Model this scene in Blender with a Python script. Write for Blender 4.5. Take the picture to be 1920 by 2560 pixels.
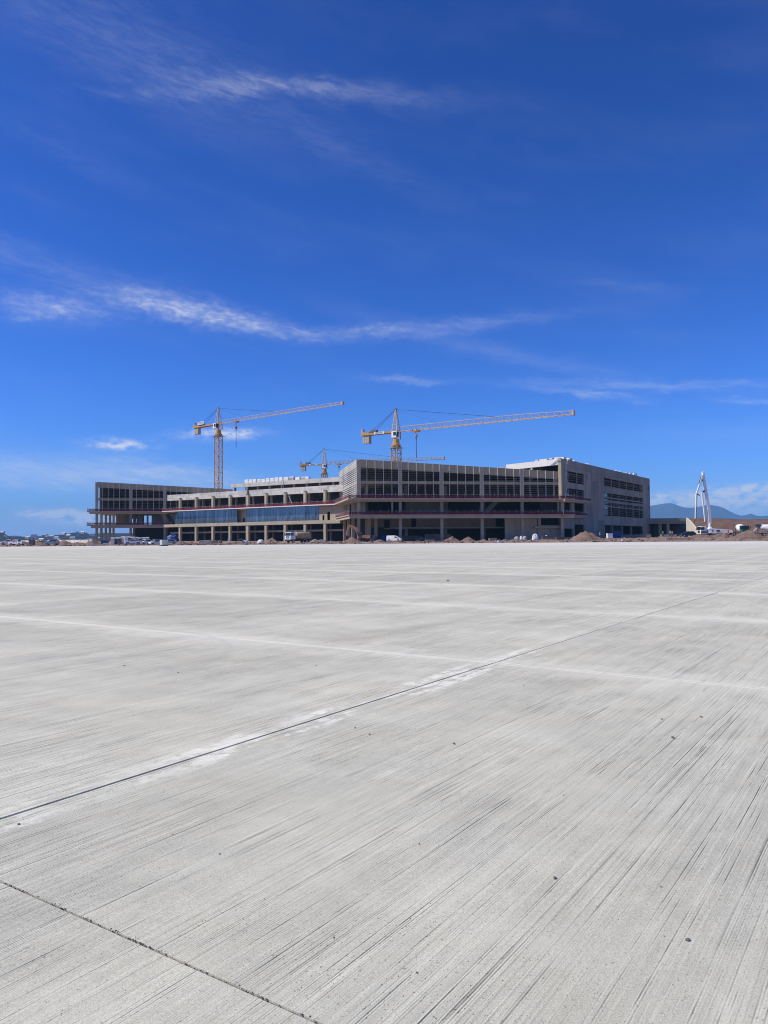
import bpy, bmesh, math, random
from mathutils import Vector, Matrix, noise
R = math.radians
random.seed(11)
for o in list(bpy.data.objects): bpy.data.objects.remove(o)
scene = bpy.context.scene
col = scene.collection

# ------------------------------------------------------------------ camera
FPX, YH, EYE, SLOPE = 1923.0, 1349.0, 1.6, 0.0035      # focal length in photo pixels, horizon row, eye height, apron fall
PITCH = math.atan((YH - 1280) / FPX); ROLL = math.atan(14 / 1920)
FW = Vector((0, math.cos(PITCH), math.sin(PITCH)))
_u = Vector((0, -math.sin(PITCH), math.cos(PITCH)))
RT = Vector((1, 0, 0)) * math.cos(ROLL) - _u * math.sin(ROLL)
UP = _u * math.cos(ROLL) + Vector((1, 0, 0)) * math.sin(ROLL)
CAM = Vector((0, 0, EYE))
cd = bpy.data.cameras.new('camera'); cam = bpy.data.objects.new('camera', cd); col.objects.link(cam)
cd.sensor_fit = 'VERTICAL'; cd.sensor_height = 36; cd.lens = 36 * FPX / 2560
cd.clip_start = 0.1; cd.clip_end = 40000
cam.matrix_world = Matrix(((RT.x, UP.x, -FW.x, CAM.x), (RT.y, UP.y, -FW.y, CAM.y), (RT.z, UP.z, -FW.z, CAM.z), (0, 0, 0, 1)))
scene.camera = cam

# ------------------------------------------------------------------ sun, sky, exposure
SUN_EL = R(48); SUN_AZ = math.atan2(-0.985, -0.17)       # sun on the left, a little behind the camera
sd = Vector((math.sin(SUN_AZ) * math.cos(SUN_EL), math.cos(SUN_AZ) * math.cos(SUN_EL), math.sin(SUN_EL)))
sl = bpy.data.lights.new('sun', 'SUN'); sl.energy = 4.8; sl.angle = R(0.53); sl.color = (1, 0.925, 0.80)
so = bpy.data.objects.new('sun', sl); col.objects.link(so); so.location = sd * 300
so.rotation_euler = (-sd).to_track_quat('-Z', 'Y').to_euler()
vs = scene.view_settings
vs.view_transform = 'Standard'; vs.look = 'None'; vs.exposure = 0.0; vs.gamma = 1; vs.use_curve_mapping = False

SKY_STR = 0.105
world = bpy.data.worlds.new('World'); scene.world = world; world.use_nodes = True
wt = world.node_tree; wt.nodes.clear()
def px_dir(px, py):
    d = (FW + RT * (px - 960) / FPX - UP * (py - 1280) / FPX).normalized()
    return math.degrees(math.atan2(d.x, d.y)), math.degrees(math.asin(d.z))
def wn(t, **k):
    n = wt.nodes.new(t)
    for a, b in k.items(): setattr(n, a, b)
    return n
def wm(op, a, b=None, c=None, clamp=False):
    n = wn('ShaderNodeMath', operation=op, use_clamp=clamp)
    for i, v in enumerate((a, b, c)):
        if v is None: continue
        if isinstance(v, (int, float)): n.inputs[i].default_value = v
        else: wt.links.new(v, n.inputs[i])
    return n.outputs[0]
sky = wn('ShaderNodeTexSky', sky_type='NISHITA', sun_disc=False)
sky.sun_elevation = SUN_EL; sky.sun_rotation = SUN_AZ; sky.altitude = 300
sky.air_density = 1.0; sky.dust_density = 0.25; sky.ozone_density = 3.0
# the phone's rendering of blue: deeper, more saturated than the raw radiance
sc_ = wn('ShaderNodeSeparateColor'); wt.links.new(sky.outputs[0], sc_.inputs[0])
def chan(x, k, g): return wm('MULTIPLY', wm('POWER', wm('MULTIPLY', x, SKY_STR), g), k / SKY_STR)
rr, gg, bb = sc_.outputs[0], sc_.outputs[1], sc_.outputs[2]
bx = wm('MULTIPLY', wm('MAXIMUM', wm('SUBTRACT', rr, bb), 0.0), 1.2)
hs = wn('ShaderNodeCombineColor')
wt.links.new(chan(rr, 0.78, 1.90), hs.inputs[0]); wt.links.new(chan(gg, 0.95, 1.55), hs.inputs[1]); wt.links.new(wm('ADD', chan(bb, 1.84, 1.50), bx), hs.inputs[2])
tc = wn('ShaderNodeTexCoord'); sx = wn('ShaderNodeSeparateXYZ'); wt.links.new(tc.outputs['Generated'], sx.inputs[0])
AZ = wm('MULTIPLY', wm('ARCTAN2', sx.outputs[0], sx.outputs[1]), 57.29578)
EL = wm('MULTIPLY', wm('ARCSINE', sx.outputs[2]), 57.29578)
def wnoise(sa, se, off, detail=6, rough=0.6, dist=0.0, shear=0.0):
    cx = wn('ShaderNodeCombineXYZ')
    e2 = wm('ADD', EL, wm('MULTIPLY', AZ, shear)) if shear else EL
    wt.links.new(wm('MULTIPLY', AZ, sa), cx.inputs[0]); wt.links.new(wm('MULTIPLY', e2, se), cx.inputs[1]); cx.inputs[2].default_value = off
    n = wn('ShaderNodeTexNoise'); n.inputs['Scale'].default_value = 1; n.inputs['Detail'].default_value = detail
    n.inputs['Roughness'].default_value = rough; n.inputs['Distortion'].default_value = dist
    wt.links.new(cx.outputs[0], n.inputs['Vector']); return n.outputs['Fac']
WARP = wm('MULTIPLY', wm('SUBTRACT', wnoise(0.5, 1.0, 3.3, 4, 0.65), 0.5), 1.5)
EL_C = wm('ADD', EL, WARP)                       # cirrus wander a lot, low cloud only a little
EL_L = wm('MULTIPLY_ADD', WARP, 0.22, EL)
def blobs(specs, el):
    tot = None
    for px, py, rx, ry, rot, amt in specs:
        a0, e0 = px_dir(px, py); k = 57.29578 / FPX; c, s = math.cos(R(rot)), math.sin(R(rot)); rx, ry = rx * k, ry * k
        u = wm('MULTIPLY_ADD', AZ, c / rx, wm('MULTIPLY_ADD', el, -s / rx, (-a0 * c + e0 * s) / rx))
        v = wm('MULTIPLY_ADD', AZ, s / ry, wm('MULTIPLY_ADD', el, c / ry, (-a0 * s - e0 * c) / ry))
        g = wm('POWER', 0.36788, wm('MULTIPLY_ADD', u, u, wm('MULTIPLY', v, v)))
        tot = wm('MULTIPLY', g, amt) if tot is None else wm('MULTIPLY_ADD', g, amt, tot)
    return tot
def remap(x, lo, hi):
    n = wn('ShaderNodeMapRange'); n.interpolation_type = 'SMOOTHSTEP'
    wt.links.new(x, n.inputs[0]); n.inputs[1].default_value = lo; n.inputs[2].default_value = hi; return n.outputs[0]
fine = remap(wnoise(0.5, 2.2, 1.7, 8, 0.68, 0.5, 0.15), 0.25, 0.80)
puff = remap(wnoise(1.1, 2.2, 5.1, 6, 0.6, 0.0), 0.28, 0.72)
broad = remap(wnoise(0.09, 0.34, 9.1, 4, 0.55, 0.3, 0.22), 0.42, 0.85)
def wsum(l):
    s = l[0]
    for x in l[1:]: s = wm('ADD', s, x)
    return s
# cirrus: (px, py, half length, half height, tilt, strength)
wisps = [(640, 214, 200, 15, -2, 0.22), (880, 232, 250, 20, 4, 0.14), (450, 236, 190, 12, -6, 0.12), (300, 110, 420, 90, 12, 0.09),
         (40, 640, 330, 30, 10, 0.11), (1010, 952, 110, 9, 3, 0.22), (1240, 880, 300, 20, 14, 0.11), (1470, 985, 120, 8, 9, 0.30), (1620, 965, 280, 11, 5, 0.22), (1890, 1000, 70, 8, 4, 0.30),
         (1560, 715, 130, 10, 10, 0.05), (860, 380, 330, 30, 22, 0.04), (140, 370, 260, 26, 16, 0.04), (1160, 815, 230, 16, -4, 0.17), (760, 834, 90, 14, 4, 0.20)]
band = [(125, 770, 105, 26, 0, 0.46), (430, 768, 150, 26, 6, 0.70), (610, 808, 110, 20, 12, 0.45), (930, 826, 120, 14, -3, 0.28)]
cir = wm('ADD', wm('MULTIPLY', blobs(wisps, EL_C), wm('ADD', wm('MULTIPLY', fine, 0.85), 0.20)), wm('MULTIPLY', blobs(band, EL_C), wm('ADD', wm('MULTIPLY', wm('MULTIPLY', fine, puff), 1.25), 0.25)))
veil = wm('MULTIPLY', broad, wm('MULTIPLY', remap(EL, -2, 8), 0.03))
low = blobs([(180, 1185, 340, 32, 3, 0.46), (430, 1180, 160, 22, 6, 0.36), (60, 1210, 160, 16, 0, 0.2), (1860, 1085, 300, 30, 3, 0.05)], EL_C)
low = wm('MULTIPLY', low, wm('ADD', wm('MULTIPLY', fine, 0.8), 0.4))
cum = blobs([(300, 1112, 62, 12, 0, 1.25), (545, 1086, 84, 13, -2, 1.0), (600, 1083, 40, 10, 0, 0.5), (85, 1284, 40, 10, 0, 1.2), (150, 1291, 60, 13, 0, 1.5), (168, 1283, 18, 10, 0, 1.3), (232, 1296, 40, 16, 0, 1.8),
      (1880, 1222, 90, 11, -2, 1.4), (1850, 1252, 120, 9, 0, 0.5), (1690, 1262, 130, 26, 0, 0.95), (1800, 1258, 240, 22, 0, 0.85), (1720, 1250, 60, 12, 0, 0.45), (1640, 1250, 60, 16, 0, 0.4)], EL_L)
cum = wm('MULTIPLY', cum, puff)
# the same kinds of cloud go on round the rest of the sky
away = remap(wm('ABSOLUTE', AZ), 32, 50)
rest = wm('MULTIPLY', wm('MULTIPLY', away, remap(wnoise(0.035, 0.16, 21.0, 4, 0.6, 0.0, 0.1), 0.52, 0.8)), 0.35)
fac = wm('MINIMUM', wsum([cir, veil, low, cum, rest]), 0.93)
fac = wm('MULTIPLY', fac, remap(EL, -1.5, 0.3))
mix = wn('ShaderNodeMix', data_type='RGBA'); wt.links.new(fac, mix.inputs['Factor']); wt.links.new(hs.outputs[0], mix.inputs['A'])
mix.inputs['B'].default_value = (0.80 / SKY_STR, 0.83 / SKY_STR, 0.90 / SKY_STR, 1)
bg = wn('ShaderNodeBackground'); bg.inputs['Strength'].default_value = SKY_STR
wo = wn('ShaderNodeOutputWorld'); wt.links.new(mix.outputs['Result'], bg.inputs['Color']); wt.links.new(bg.outputs[0], wo.inputs['Surface'])
world.cycles.sampling_method = 'NONE'; scene.cycles.filter_width = 1.05; scene.cycles.volume_bounces = 1; scene.cycles.max_bounces = 6; scene.cycles.diffuse_bounces = 3; scene.cycles.glossy_bounces = 2; scene.cycles.transparent_max_bounces = 24

# ------------------------------------------------------------------ geometry helpers
def ray(px, py): return FW + RT * ((px - 960) / FPX) - UP * ((py - 1280) / FPX)
def at(px, py, Y):
    d = ray(px, py); return CAM + d * (Y / d.y)
def on_apron(px, py):
    d = ray(px, py); return CAM + d * (EYE / (SLOPE * d.y - d.z))
class Frame:
    """a vertical plane in the place: s metres along it, d metres behind it, z up"""
    def __init__(s, O, ang): s.O = Vector((O[0], O[1], 0)); s.a = ang; s.u = Vector((math.cos(ang), math.sin(ang), 0)); s.n = Vector((-math.sin(ang), math.cos(ang), 0))
    def w(s, a, d, z): return s.O + s.u * a + s.n * d + Vector((0, 0, z))
    def hit(s, px, py, d=0.0):
        r = ray(px, py); t = (s.O + s.n * d - CAM).dot(s.n) / r.dot(s.n); p = CAM + r * t
        return (p - s.O).dot(s.u), p.z
    def s_of(s, px, py=1250, d=0.0): return s.hit(px, py, d)[0]
class MB:
    def __init__(s): s.v = []; s.f = []
    def add(s, vs, fs):
        b = len(s.v); s.v += [Vector(p) for p in vs]; s.f += [tuple(i + b for i in f) for f in fs]; return s
    def hexa(s, p):   # 8 corners, bottom 4 then top 4, both counter-clockwise
        return s.add(p, [(3, 2, 1, 0), (4, 5, 6, 7), (0, 1, 5, 4), (1, 2, 6, 5), (2, 3, 7, 6), (3, 0, 4, 7)])
    def box(s, x0, x1, y0, y1, z0, z1):
        return s.hexa([(x0, y0, z0), (x1, y0, z0), (x1, y1, z0), (x0, y1, z0), (x0, y0, z1), (x1, y0, z1), (x1, y1, z1), (x0, y1, z1)])
    def taper(s, x0, x1, y0, y1, z0, z1, ix0, ix1, iy):   # box whose top is inset
        return s.hexa([(x0, y0, z0), (x1, y0, z0), (x1, y1, z0), (x0, y1, z0), (x0 + ix0, y0 + iy, z1), (x1 - ix1, y0 + iy, z1), (x1 - ix1, y1 - iy, z1), (x0 + ix0, y1 - iy, z1)])
    def fbox(s, F, s0, s1, d0, d1, z0, z1, z0b=None, z1b=None):
        z0b = z0 if z0b is None else z0b; z1b = z1 if z1b is None else z1b
        return s.hexa([F.w(s0, d0, z0), F.w(s1, d0, z0b), F.w(s1, d1, z0b), F.w(s0, d1, z0), F.w(s0, d0, z1), F.w(s1, d0, z1b), F.w(s1, d1, z1b), F.w(s0, d1, z1)])
    def beam(s, p, q, w, h=None):
        p, q = Vector(p), Vector(q); h = w if h is None else h; d = (q - p)
        if d.length < 1e-6: return s
        d.normalize(); up = Vector((0, 0, 1)) if abs(d.z) < 0.95 else Vector((1, 0, 0))
        a = d.cross(up).normalized() * w / 2; b = a.cross(d).normalized() * h / 2
        return s.hexa([p - a - b, p + a - b, q + a - b, q - a - b, p - a + b, p + a + b, q + a + b, q - a + b])
    def tube(s, p, q, r0, r1=None, n=10, caps=True):
        p, q = Vector(p), Vector(q); r1 = r0 if r1 is None else r1; d = (q - p).normalized()
        up = Vector((0, 0, 1)) if abs(d.z) < 0.95 else Vector((1, 0, 0)); a = d.cross(up).normalized(); b = a.cross(d)
        vs = [c + (a * math.cos(6.28318 * i / n) + b * math.sin(6.28318 * i / n)) * r for c, r in ((p, r0), (q, r1)) for i in range(n)]
        fs = [(i, (i + 1) % n, n + (i + 1) % n, n + i) for i in range(n)]
        if caps: fs += [tuple(range(n - 1, -1, -1)), tuple(range(n, 2 * n))]
        return s.add(vs, fs)
    def lathe(s, prof, p, axis, n=16):   # prof: (distance along axis, radius)
        p = Vector(p); d = Vector(axis).normalized(); up = Vector((0, 0, 1)) if abs(d.z) < 0.95 else Vector((1, 0, 0)); a = d.cross(up).normalized(); b = a.cross(d)
        vs = [p + d * t + (a * math.cos(6.28318 * i / n) + b * math.sin(6.28318 * i / n)) * r for t, r in prof for i in range(n)]
        fs = [(k * n + i, k * n + (i + 1) % n, (k + 1) * n + (i + 1) % n, (k + 1) * n + i) for k in range(len(prof) - 1) for i in range(n)]
        fs += [tuple(range(n - 1, -1, -1)), tuple((len(prof) - 1) * n + i for i in range(n))]
        return s.add(vs, fs)
    def prism(s, pts, y0, y1):   # profile of (x, z) pushed along y
        n = len(pts); vs = [(x, y0, z) for x, z in pts] + [(x, y1, z) for x, z in pts]
        return s.add(vs, [tuple(range(n)), tuple(range(2 * n - 1, n - 1, -1))] + [(i, n + i, n + (i + 1) % n, (i + 1) % n) for i in range(n)])
    def poly(s, pts, z0, z1):    # plan outline pushed up
        n = len(pts); vs = [(x, y, z0) for x, y in pts] + [(x, y, z1) for x, y in pts]
        return s.add(vs, [tuple(range(n - 1, -1, -1)), tuple(range(n, 2 * n))] + [(i, (i + 1) % n, n + (i + 1) % n, n + i) for i in range(n)])
    def fwall(s, F, ss, zs, solid, d0, d1):   # a wall cut into cells, the cells in the openings left out
        ss, zs = sorted(set(ss)), sorted(set(zs)); idx = {}
        def V(i, k, d):
            key = (i, k, d)
            if key not in idx: idx[key] = len(s.v); s.v.append(F.w(ss[i], d, zs[k]))
            return idx[key]
        nI, nK = len(ss) - 1, len(zs) - 1
        g = [[solid((ss[i] + ss[i + 1]) / 2, (zs[k] + zs[k + 1]) / 2) for k in range(nK)] for i in range(nI)]
        S = lambda i, k: 0 <= i < nI and 0 <= k < nK and g[i][k]
        for i in range(nI):
            for k in range(nK):
                if not g[i][k]: continue
                s.f.append((V(i, k, d0), V(i + 1, k, d0), V(i + 1, k + 1, d0), V(i, k + 1, d0)))
                s.f.append((V(i, k + 1, d1), V(i + 1, k + 1, d1), V(i + 1, k, d1), V(i, k, d1)))
                if not S(i - 1, k): s.f.append((V(i, k, d1), V(i, k, d0), V(i, k + 1, d0), V(i, k + 1, d1)))
                if not S(i + 1, k): s.f.append((V(i + 1, k, d0), V(i + 1, k, d1), V(i + 1, k + 1, d1), V(i + 1, k + 1, d0)))
                if not S(i, k - 1): s.f.append((V(i, k, d1), V(i + 1, k, d1), V(i + 1, k, d0), V(i, k, d0)))
                if not S(i, k + 1): s.f.append((V(i, k + 1, d0), V(i + 1, k + 1, d0), V(i + 1, k + 1, d1), V(i, k + 1, d1)))
        return s
    def mesh(s, name, mat, smooth=False, centre=None):
        c = Vector((0, 0, 0)) if centre is None else centre
        me = bpy.data.meshes.new(name); me.from_pydata([tuple(p - c) for p in s.v], [], s.f)
        bm = bmesh.new(); bm.from_mesh(me); bmesh.ops.recalc_face_normals(bm, faces=bm.faces); bm.to_mesh(me); bm.free()
        me.materials.append(mat)
        if smooth:
            for p in me.polygons: p.use_smooth = True
        return me
    def build(s, name, mat, parent=None, bevel=0.0, smooth=False, recentre=True):
        """one mesh object; the points are in the parent's space, the origin goes to their middle"""
        c = sum(s.v, Vector()) / len(s.v) if recentre else Vector((0, 0, 0))
        ob = bpy.data.objects.new(name, s.mesh(name, mat, smooth, c)); col.objects.link(ob)
        off = Vector((0, 0, 0))
        if parent is not None: ob.parent = parent; off = OFFS.get(parent.name, off)
        ob.location = c - off; OFFS[ob.name] = c
        if bevel:
            m = ob.modifiers.new('bevel', 'BEVEL'); m.width = bevel; m.segments = 2; m.limit_method = 'ANGLE'
        return ob
OFFS = {}
# OFFS holds, for a parent, the point (in the space the builder thinks in) where its origin sits
def thing(name, label, cat, loc=(0, 0, 0), rotz=0.0, group=None, world_coords=False):
    o = bpy.data.objects.new(name, None); col.objects.link(o); o.location = loc; o.rotation_euler = (0, 0, rotz); o.empty_display_size = 0.5
    OFFS[o.name] = Vector(loc) if world_coords else Vector((0, 0, 0))
    return tag(o, label, cat, group)
def tag(o, label=None, cat=None, group=None, kind=None):
    if label: o['label'] = label
    if cat: o['category'] = cat
    if group: o['group'] = group
    if kind: o['kind'] = kind
    return o
def inst(name, me, parent, loc, rotz=0.0):
    o = bpy.data.objects.new(name, me); col.objects.link(o)
    if parent is not None: o.parent = parent; loc = Vector(loc) - OFFS.get(parent.name, Vector((0, 0, 0)))
    o.location = loc; o.rotation_euler = (0, 0, rotz); return o

# ------------------------------------------------------------------ materials
def new_mat(name):
    m = bpy.data.materials.new(name); m.use_nodes = True; t = m.node_tree
    return m, t, t.nodes['Principled BSDF']
def NN(t, typ, **k):
    n = t.nodes.new(typ)
    for a, b in k.items(): setattr(n, a, b)
    return n
def MM(t, op, a, b=None, c=None, clamp=False):
    n = NN(t, 'ShaderNodeMath', operation=op, use_clamp=clamp)
    for i, v in enumerate((a, b, c)):
        if v is None: continue
        if isinstance(v, (int, float)): n.inputs[i].default_value = v
        else: t.links.new(v, n.inputs[i])
    return n.outputs[0]
def MR(t, x, lo, hi, a=0.0, b=1.0, smooth=True):
    n = NN(t, 'ShaderNodeMapRange'); n.interpolation_type = 'SMOOTHSTEP' if smooth else 'LINEAR'
    t.links.new(x, n.inputs[0])
    for i, v in zip((1, 2, 3, 4), (lo, hi, a, b)): n.inputs[i].default_value = v
    return n.outputs[0]
def MIX(t, f, a, b, blend='MIX'):
    n = NN(t, 'ShaderNodeMix', data_type='RGBA', blend_type=blend)
    for key, v in (('Factor', f), ('A', a), ('B', b)):
        if isinstance(v, (int, float)): n.inputs[key].default_value = v
        elif isinstance(v, tuple): n.inputs[key].default_value = (*v, 1)[:4]
        else: t.links.new(v, n.inputs[key])
    return n.outputs['Result']
def NOISE(t, vec, scale, detail=5, rough=0.55, dist=0.0):
    n = NN(t, 'ShaderNodeTexNoise'); n.inputs['Scale'].default_value = scale; n.inputs['Detail'].default_value = detail
    n.inputs['Roughness'].default_value = rough; n.inputs['Distortion'].default_value = dist
    if vec is not None: t.links.new(vec, n.inputs['Vector'])
    return n.outputs['Fac']
def plain(name, c, rough=0.6, metal=0.0, var=0.12, scale=1.5, rnd=0.0, bump=0.0, spec=0.5, streak=False, dirt=None, dirt_amt=0.0):
    """a painted / cast / earthy surface: mottled, a little different from piece to piece, worn"""
    m, t, b = new_mat(name)
    geo = NN(t, 'ShaderNodeNewGeometry'); mp = NN(t, 'ShaderNodeMapping'); t.links.new(geo.outputs['Position'], mp.inputs[0])
    if streak: mp.inputs['Scale'].default_value = (1, 1, 0.18)
    n1 = NOISE(t, mp.outputs[0], scale, 7, 0.65); n2 = NOISE(t, geo.outputs['Position'], scale * 0.17, 4)
    k = MM(t, 'ADD', MR(t, n1, 0.25, 0.75, 1 - var, 1 + var, False), MR(t, n2, 0.3, 0.7, -var * 0.6, var * 0.6, False))
    if rnd:
        oi = NN(t, 'ShaderNodeObjectInfo'); k = MM(t, 'MULTIPLY', k, MR(t, oi.outputs['Random'], 0, 1, 1 - rnd, 1 + rnd, False))
    vm = NN(t, 'ShaderNodeVectorMath', operation='SCALE'); vm.inputs[0].default_value = c; t.links.new(k, vm.inputs['Scale'])
    out = vm.outputs[0]
    if dirt: out = MIX(t, MR(t, NOISE(t, mp.outputs[0], scale * 0.6, 8, 0.7), 0.5, 0.72, 0, dirt_amt), out, dirt)
    t.links.new(out, b.inputs['Base Color'])
    b.inputs['Metallic'].default_value = metal; b.inputs['Specular IOR Level'].default_value = spec
    t.links.new(MR(t, n1, 0.3, 0.7, rough - 0.06, min(1, rough + 0.08), False), b.inputs['Roughness'])
    if bump:
        bp = NN(t, 'ShaderNodeBump'); bp.inputs['Strength'].default_value = 0.6; bp.inputs['Distance'].default_value = bump
        t.links.new(NOISE(t, geo.outputs['Position'], scale * 4, 6, 0.7), bp.inputs['Height']); t.links.new(bp.outputs[0], b.inputs['Normal'])
    return m
M = {}
M['concrete'] = plain('cast concrete', (0.425, 0.37, 0.275), 0.85, var=0.16, scale=0.55, rnd=0.06, bump=0.02, spec=0.25, streak=True, dirt=(0.27, 0.235, 0.18), dirt_amt=0.45)
M['precast'] = plain('precast panel concrete', (0.40, 0.335, 0.225), 0.85, var=0.12, scale=0.8, rnd=0.09, bump=0.015, spec=0.25, streak=True, dirt=(0.28, 0.24, 0.18), dirt_amt=0.4)
M['parapet'] = plain('pale board marked concrete', (0.57, 0.55, 0.49), 0.85, var=0.14, scale=0.7, rnd=0.16, bump=0.015, spec=0.25, streak=True, dirt=(0.22, 0.21, 0.20), dirt_amt=0.5)
M['white_conc'] = plain('white painted concrete beam', (0.66, 0.65, 0.62), 0.8, var=0.06, scale=0.7, spec=0.3, streak=True, dirt=(0.35, 0.34, 0.31), dirt_amt=0.4)
M['dark_conc'] = plain('dark grey wall concrete', (0.31, 0.285, 0.225), 0.85, var=0.32, scale=0.35, rnd=0.16, bump=0.02, spec=0.25, streak=True, dirt=(0.26, 0.235, 0.19), dirt_amt=0.5)
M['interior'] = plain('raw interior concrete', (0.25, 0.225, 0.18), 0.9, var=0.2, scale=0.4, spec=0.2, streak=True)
M['blockwork'] = plain('blockwork darkened for shade', (0.12, 0.118, 0.115), 0.9, var=0.2, scale=0.5, spec=0.2)  # dark base colour carries the shade of the deep open floors
M['alu'] = plain('pale aluminium mullion', (0.62, 0.57, 0.46), 0.55, metal=0.0, var=0.06, scale=1.0, rnd=0.05)
M['steel_dark'] = plain('dark steel', (0.05, 0.05, 0.055), 0.5, metal=0.6, var=0.15, scale=3)
M['rope'] = plain('black wire rope', (0.03, 0.032, 0.04), 0.6, var=0.1)
M['galv'] = plain('galvanised steel', (0.45, 0.45, 0.44), 0.45, metal=0.5, var=0.12, scale=2)
M['orange'] = plain('orange crane paint', (0.52, 0.29, 0.08), 0.5, var=0.16, scale=1.2, dirt=(0.18, 0.10, 0.06), dirt_amt=0.5)
M['orange_pale'] = plain('sun bleached crane paint', (0.56, 0.42, 0.26), 0.55, var=0.14, scale=1.2, dirt=(0.25, 0.16, 0.10), dirt_amt=0.4)
M['ballast'] = plain('concrete ballast', (0.42, 0.40, 0.34), 0.85, var=0.1, scale=1.2, spec=0.25)
M['white'] = plain('white vehicle paint', (0.85, 0.84, 0.80), 0.3, var=0.04, scale=2, dirt=(0.45, 0.38, 0.31), dirt_amt=0.25)
M['silver'] = plain('silver vehicle paint', (0.38, 0.38, 0.37), 0.3, metal=0.4, var=0.06, scale=2, dirt=(0.3, 0.25, 0.2), dirt_amt=0.3)
M['darkcar'] = plain('dark vehicle paint', (0.018, 0.02, 0.026), 0.25, var=0.1, scale=2, dirt=(0.10, 0.08, 0.06), dirt_amt=0.15)
M['tan'] = plain('dusty tan tank paint', (0.47, 0.35, 0.19), 0.5, var=0.1, scale=1, streak=True, dirt=(0.30, 0.20, 0.11), dirt_amt=0.4)
M['green'] = plain('green truck paint', (0.02, 0.13, 0.09), 0.4, var=0.1, scale=1.5, dirt=(0.2, 0.17, 0.12), dirt_amt=0.3)
M['excav'] = plain('dusty orange machine paint', (0.40, 0.19, 0.08), 0.55, var=0.15, scale=1.5, dirt=(0.25, 0.16, 0.11), dirt_amt=0.5)
M['tyre'] = plain('black rubber', (0.025, 0.024, 0.023), 0.85, var=0.15, scale=4, dirt=(0.16, 0.12, 0.09), dirt_amt=0.5)
M['plastic'] = plain('black plastic', (0.03, 0.03, 0.032), 0.6, var=0.1)
M['grey'] = plain('grey plastic trim', (0.16, 0.165, 0.16), 0.6, var=0.1)
M['wrap'] = plain('white plastic wrap', (0.74, 0.73, 0.72), 0.45, var=0.12, scale=2.5, rnd=0.06, bump=0.05, dirt=(0.40, 0.36, 0.34), dirt_amt=0.4)
M['greywrap'] = plain('grey wrapped bundle', (0.36, 0.34, 0.33), 0.6, var=0.25, scale=2, rnd=0.2, bump=0.03)
M['brownbox'] = plain('brown blocks on a pallet', (0.16, 0.13, 0.115), 0.85, var=0.2, scale=3, rnd=0.1)
M['ibc'] = plain('cream plastic tank', (0.60, 0.60, 0.53), 0.5, var=0.06, scale=2)
M['ply'] = plain('plywood hoarding', (0.26, 0.20, 0.14), 0.8, var=0.15, scale=1.2, rnd=0.15)
M['timber'] = plain('sawn timber', (0.46, 0.36, 0.25), 0.8, var=0.15, scale=2, rnd=0.15)
M['blue'] = plain('blue tarpaulin', (0.02, 0.07, 0.24), 0.5, var=0.2, scale=1.2, bump=0.05)
M['teal'] = plain('teal painted steel', (0.03, 0.11, 0.15), 0.5, var=0.15, scale=1.5)
M['red'] = plain('red safety paint', (0.45, 0.05, 0.035), 0.5, var=0.12, scale=2)
M['hivis'] = plain('yellow green safety vest', (0.55, 0.65, 0.18), 0.8, var=0.1, scale=4)
M['trousers'] = plain('dark work trousers', (0.03, 0.035, 0.06), 0.9, var=0.15, scale=5)
M['skin'] = plain('skin', (0.42, 0.26, 0.18), 0.6, var=0.05)
M['cream_wall'] = plain('cream rendered wall', (0.66, 0.62, 0.54), 0.85, var=0.1, scale=0.4, spec=0.2, streak=True, dirt=(0.42, 0.36, 0.30), dirt_amt=0.4)
M['house'] = plain('white house render', (0.62, 0.60, 0.57), 0.85, var=0.08, scale=0.1, rnd=0.25, spec=0.2)
M['stone'] = plain('dark stone chip', (0.15, 0.145, 0.14), 0.8, var=0.3, scale=60, rnd=0.4)
M['lettering'] = plain('black lettering', (0.02, 0.02, 0.025), 0.6, var=0.02)
M['lettering_blue'] = plain('blue lettering', (0.03, 0.06, 0.22), 0.6, var=0.02)
M['board'] = plain('white sign board', (0.8, 0.8, 0.8), 0.5, var=0.03)
M['lamp'] = plain('clear headlamp', (0.6, 0.6, 0.6), 0.15, var=0.03)
M['tail'] = plain('red tail lamp', (0.35, 0.02, 0.02), 0.25, var=0.03)
def glassy(name, c, rough=0.06, rnd=0.0, spec=1.0):
    m, t, b = new_mat(name); b.inputs['Roughness'].default_value = rough; b.inputs['Specular IOR Level'].default_value = spec
    oi = NN(t, 'ShaderNodeObjectInfo'); vm = NN(t, 'ShaderNodeVectorMath', operation='SCALE'); vm.inputs[0].default_value = c
    t.links.new(MR(t, oi.outputs['Random'], 0, 1, 1 - rnd, 1 + rnd, False), vm.inputs['Scale']); t.links.new(vm.outputs[0], b.inputs['Base Color'])
    geo = NN(t, 'ShaderNodeNewGeometry'); bp = NN(t, 'ShaderNodeBump'); bp.inputs['Strength'].default_value = 0.15; bp.inputs['Distance'].default_value = 0.02
    t.links.new(NOISE(t, geo.outputs['Position'], 0.6, 2), bp.inputs['Height']); t.links.new(bp.outputs[0], b.inputs['Normal'])
    return m
M['glass'] = glassy('dark vehicle glass', (0.012, 0.016, 0.02))
M['pane'] = glassy('blue coated facade glass', (0.15, 0.205, 0.26), 0.04, 0.25, 0.5)
M['pane'].node_tree.nodes['Principled BSDF'].inputs['Metallic'].default_value = 0.62
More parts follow.
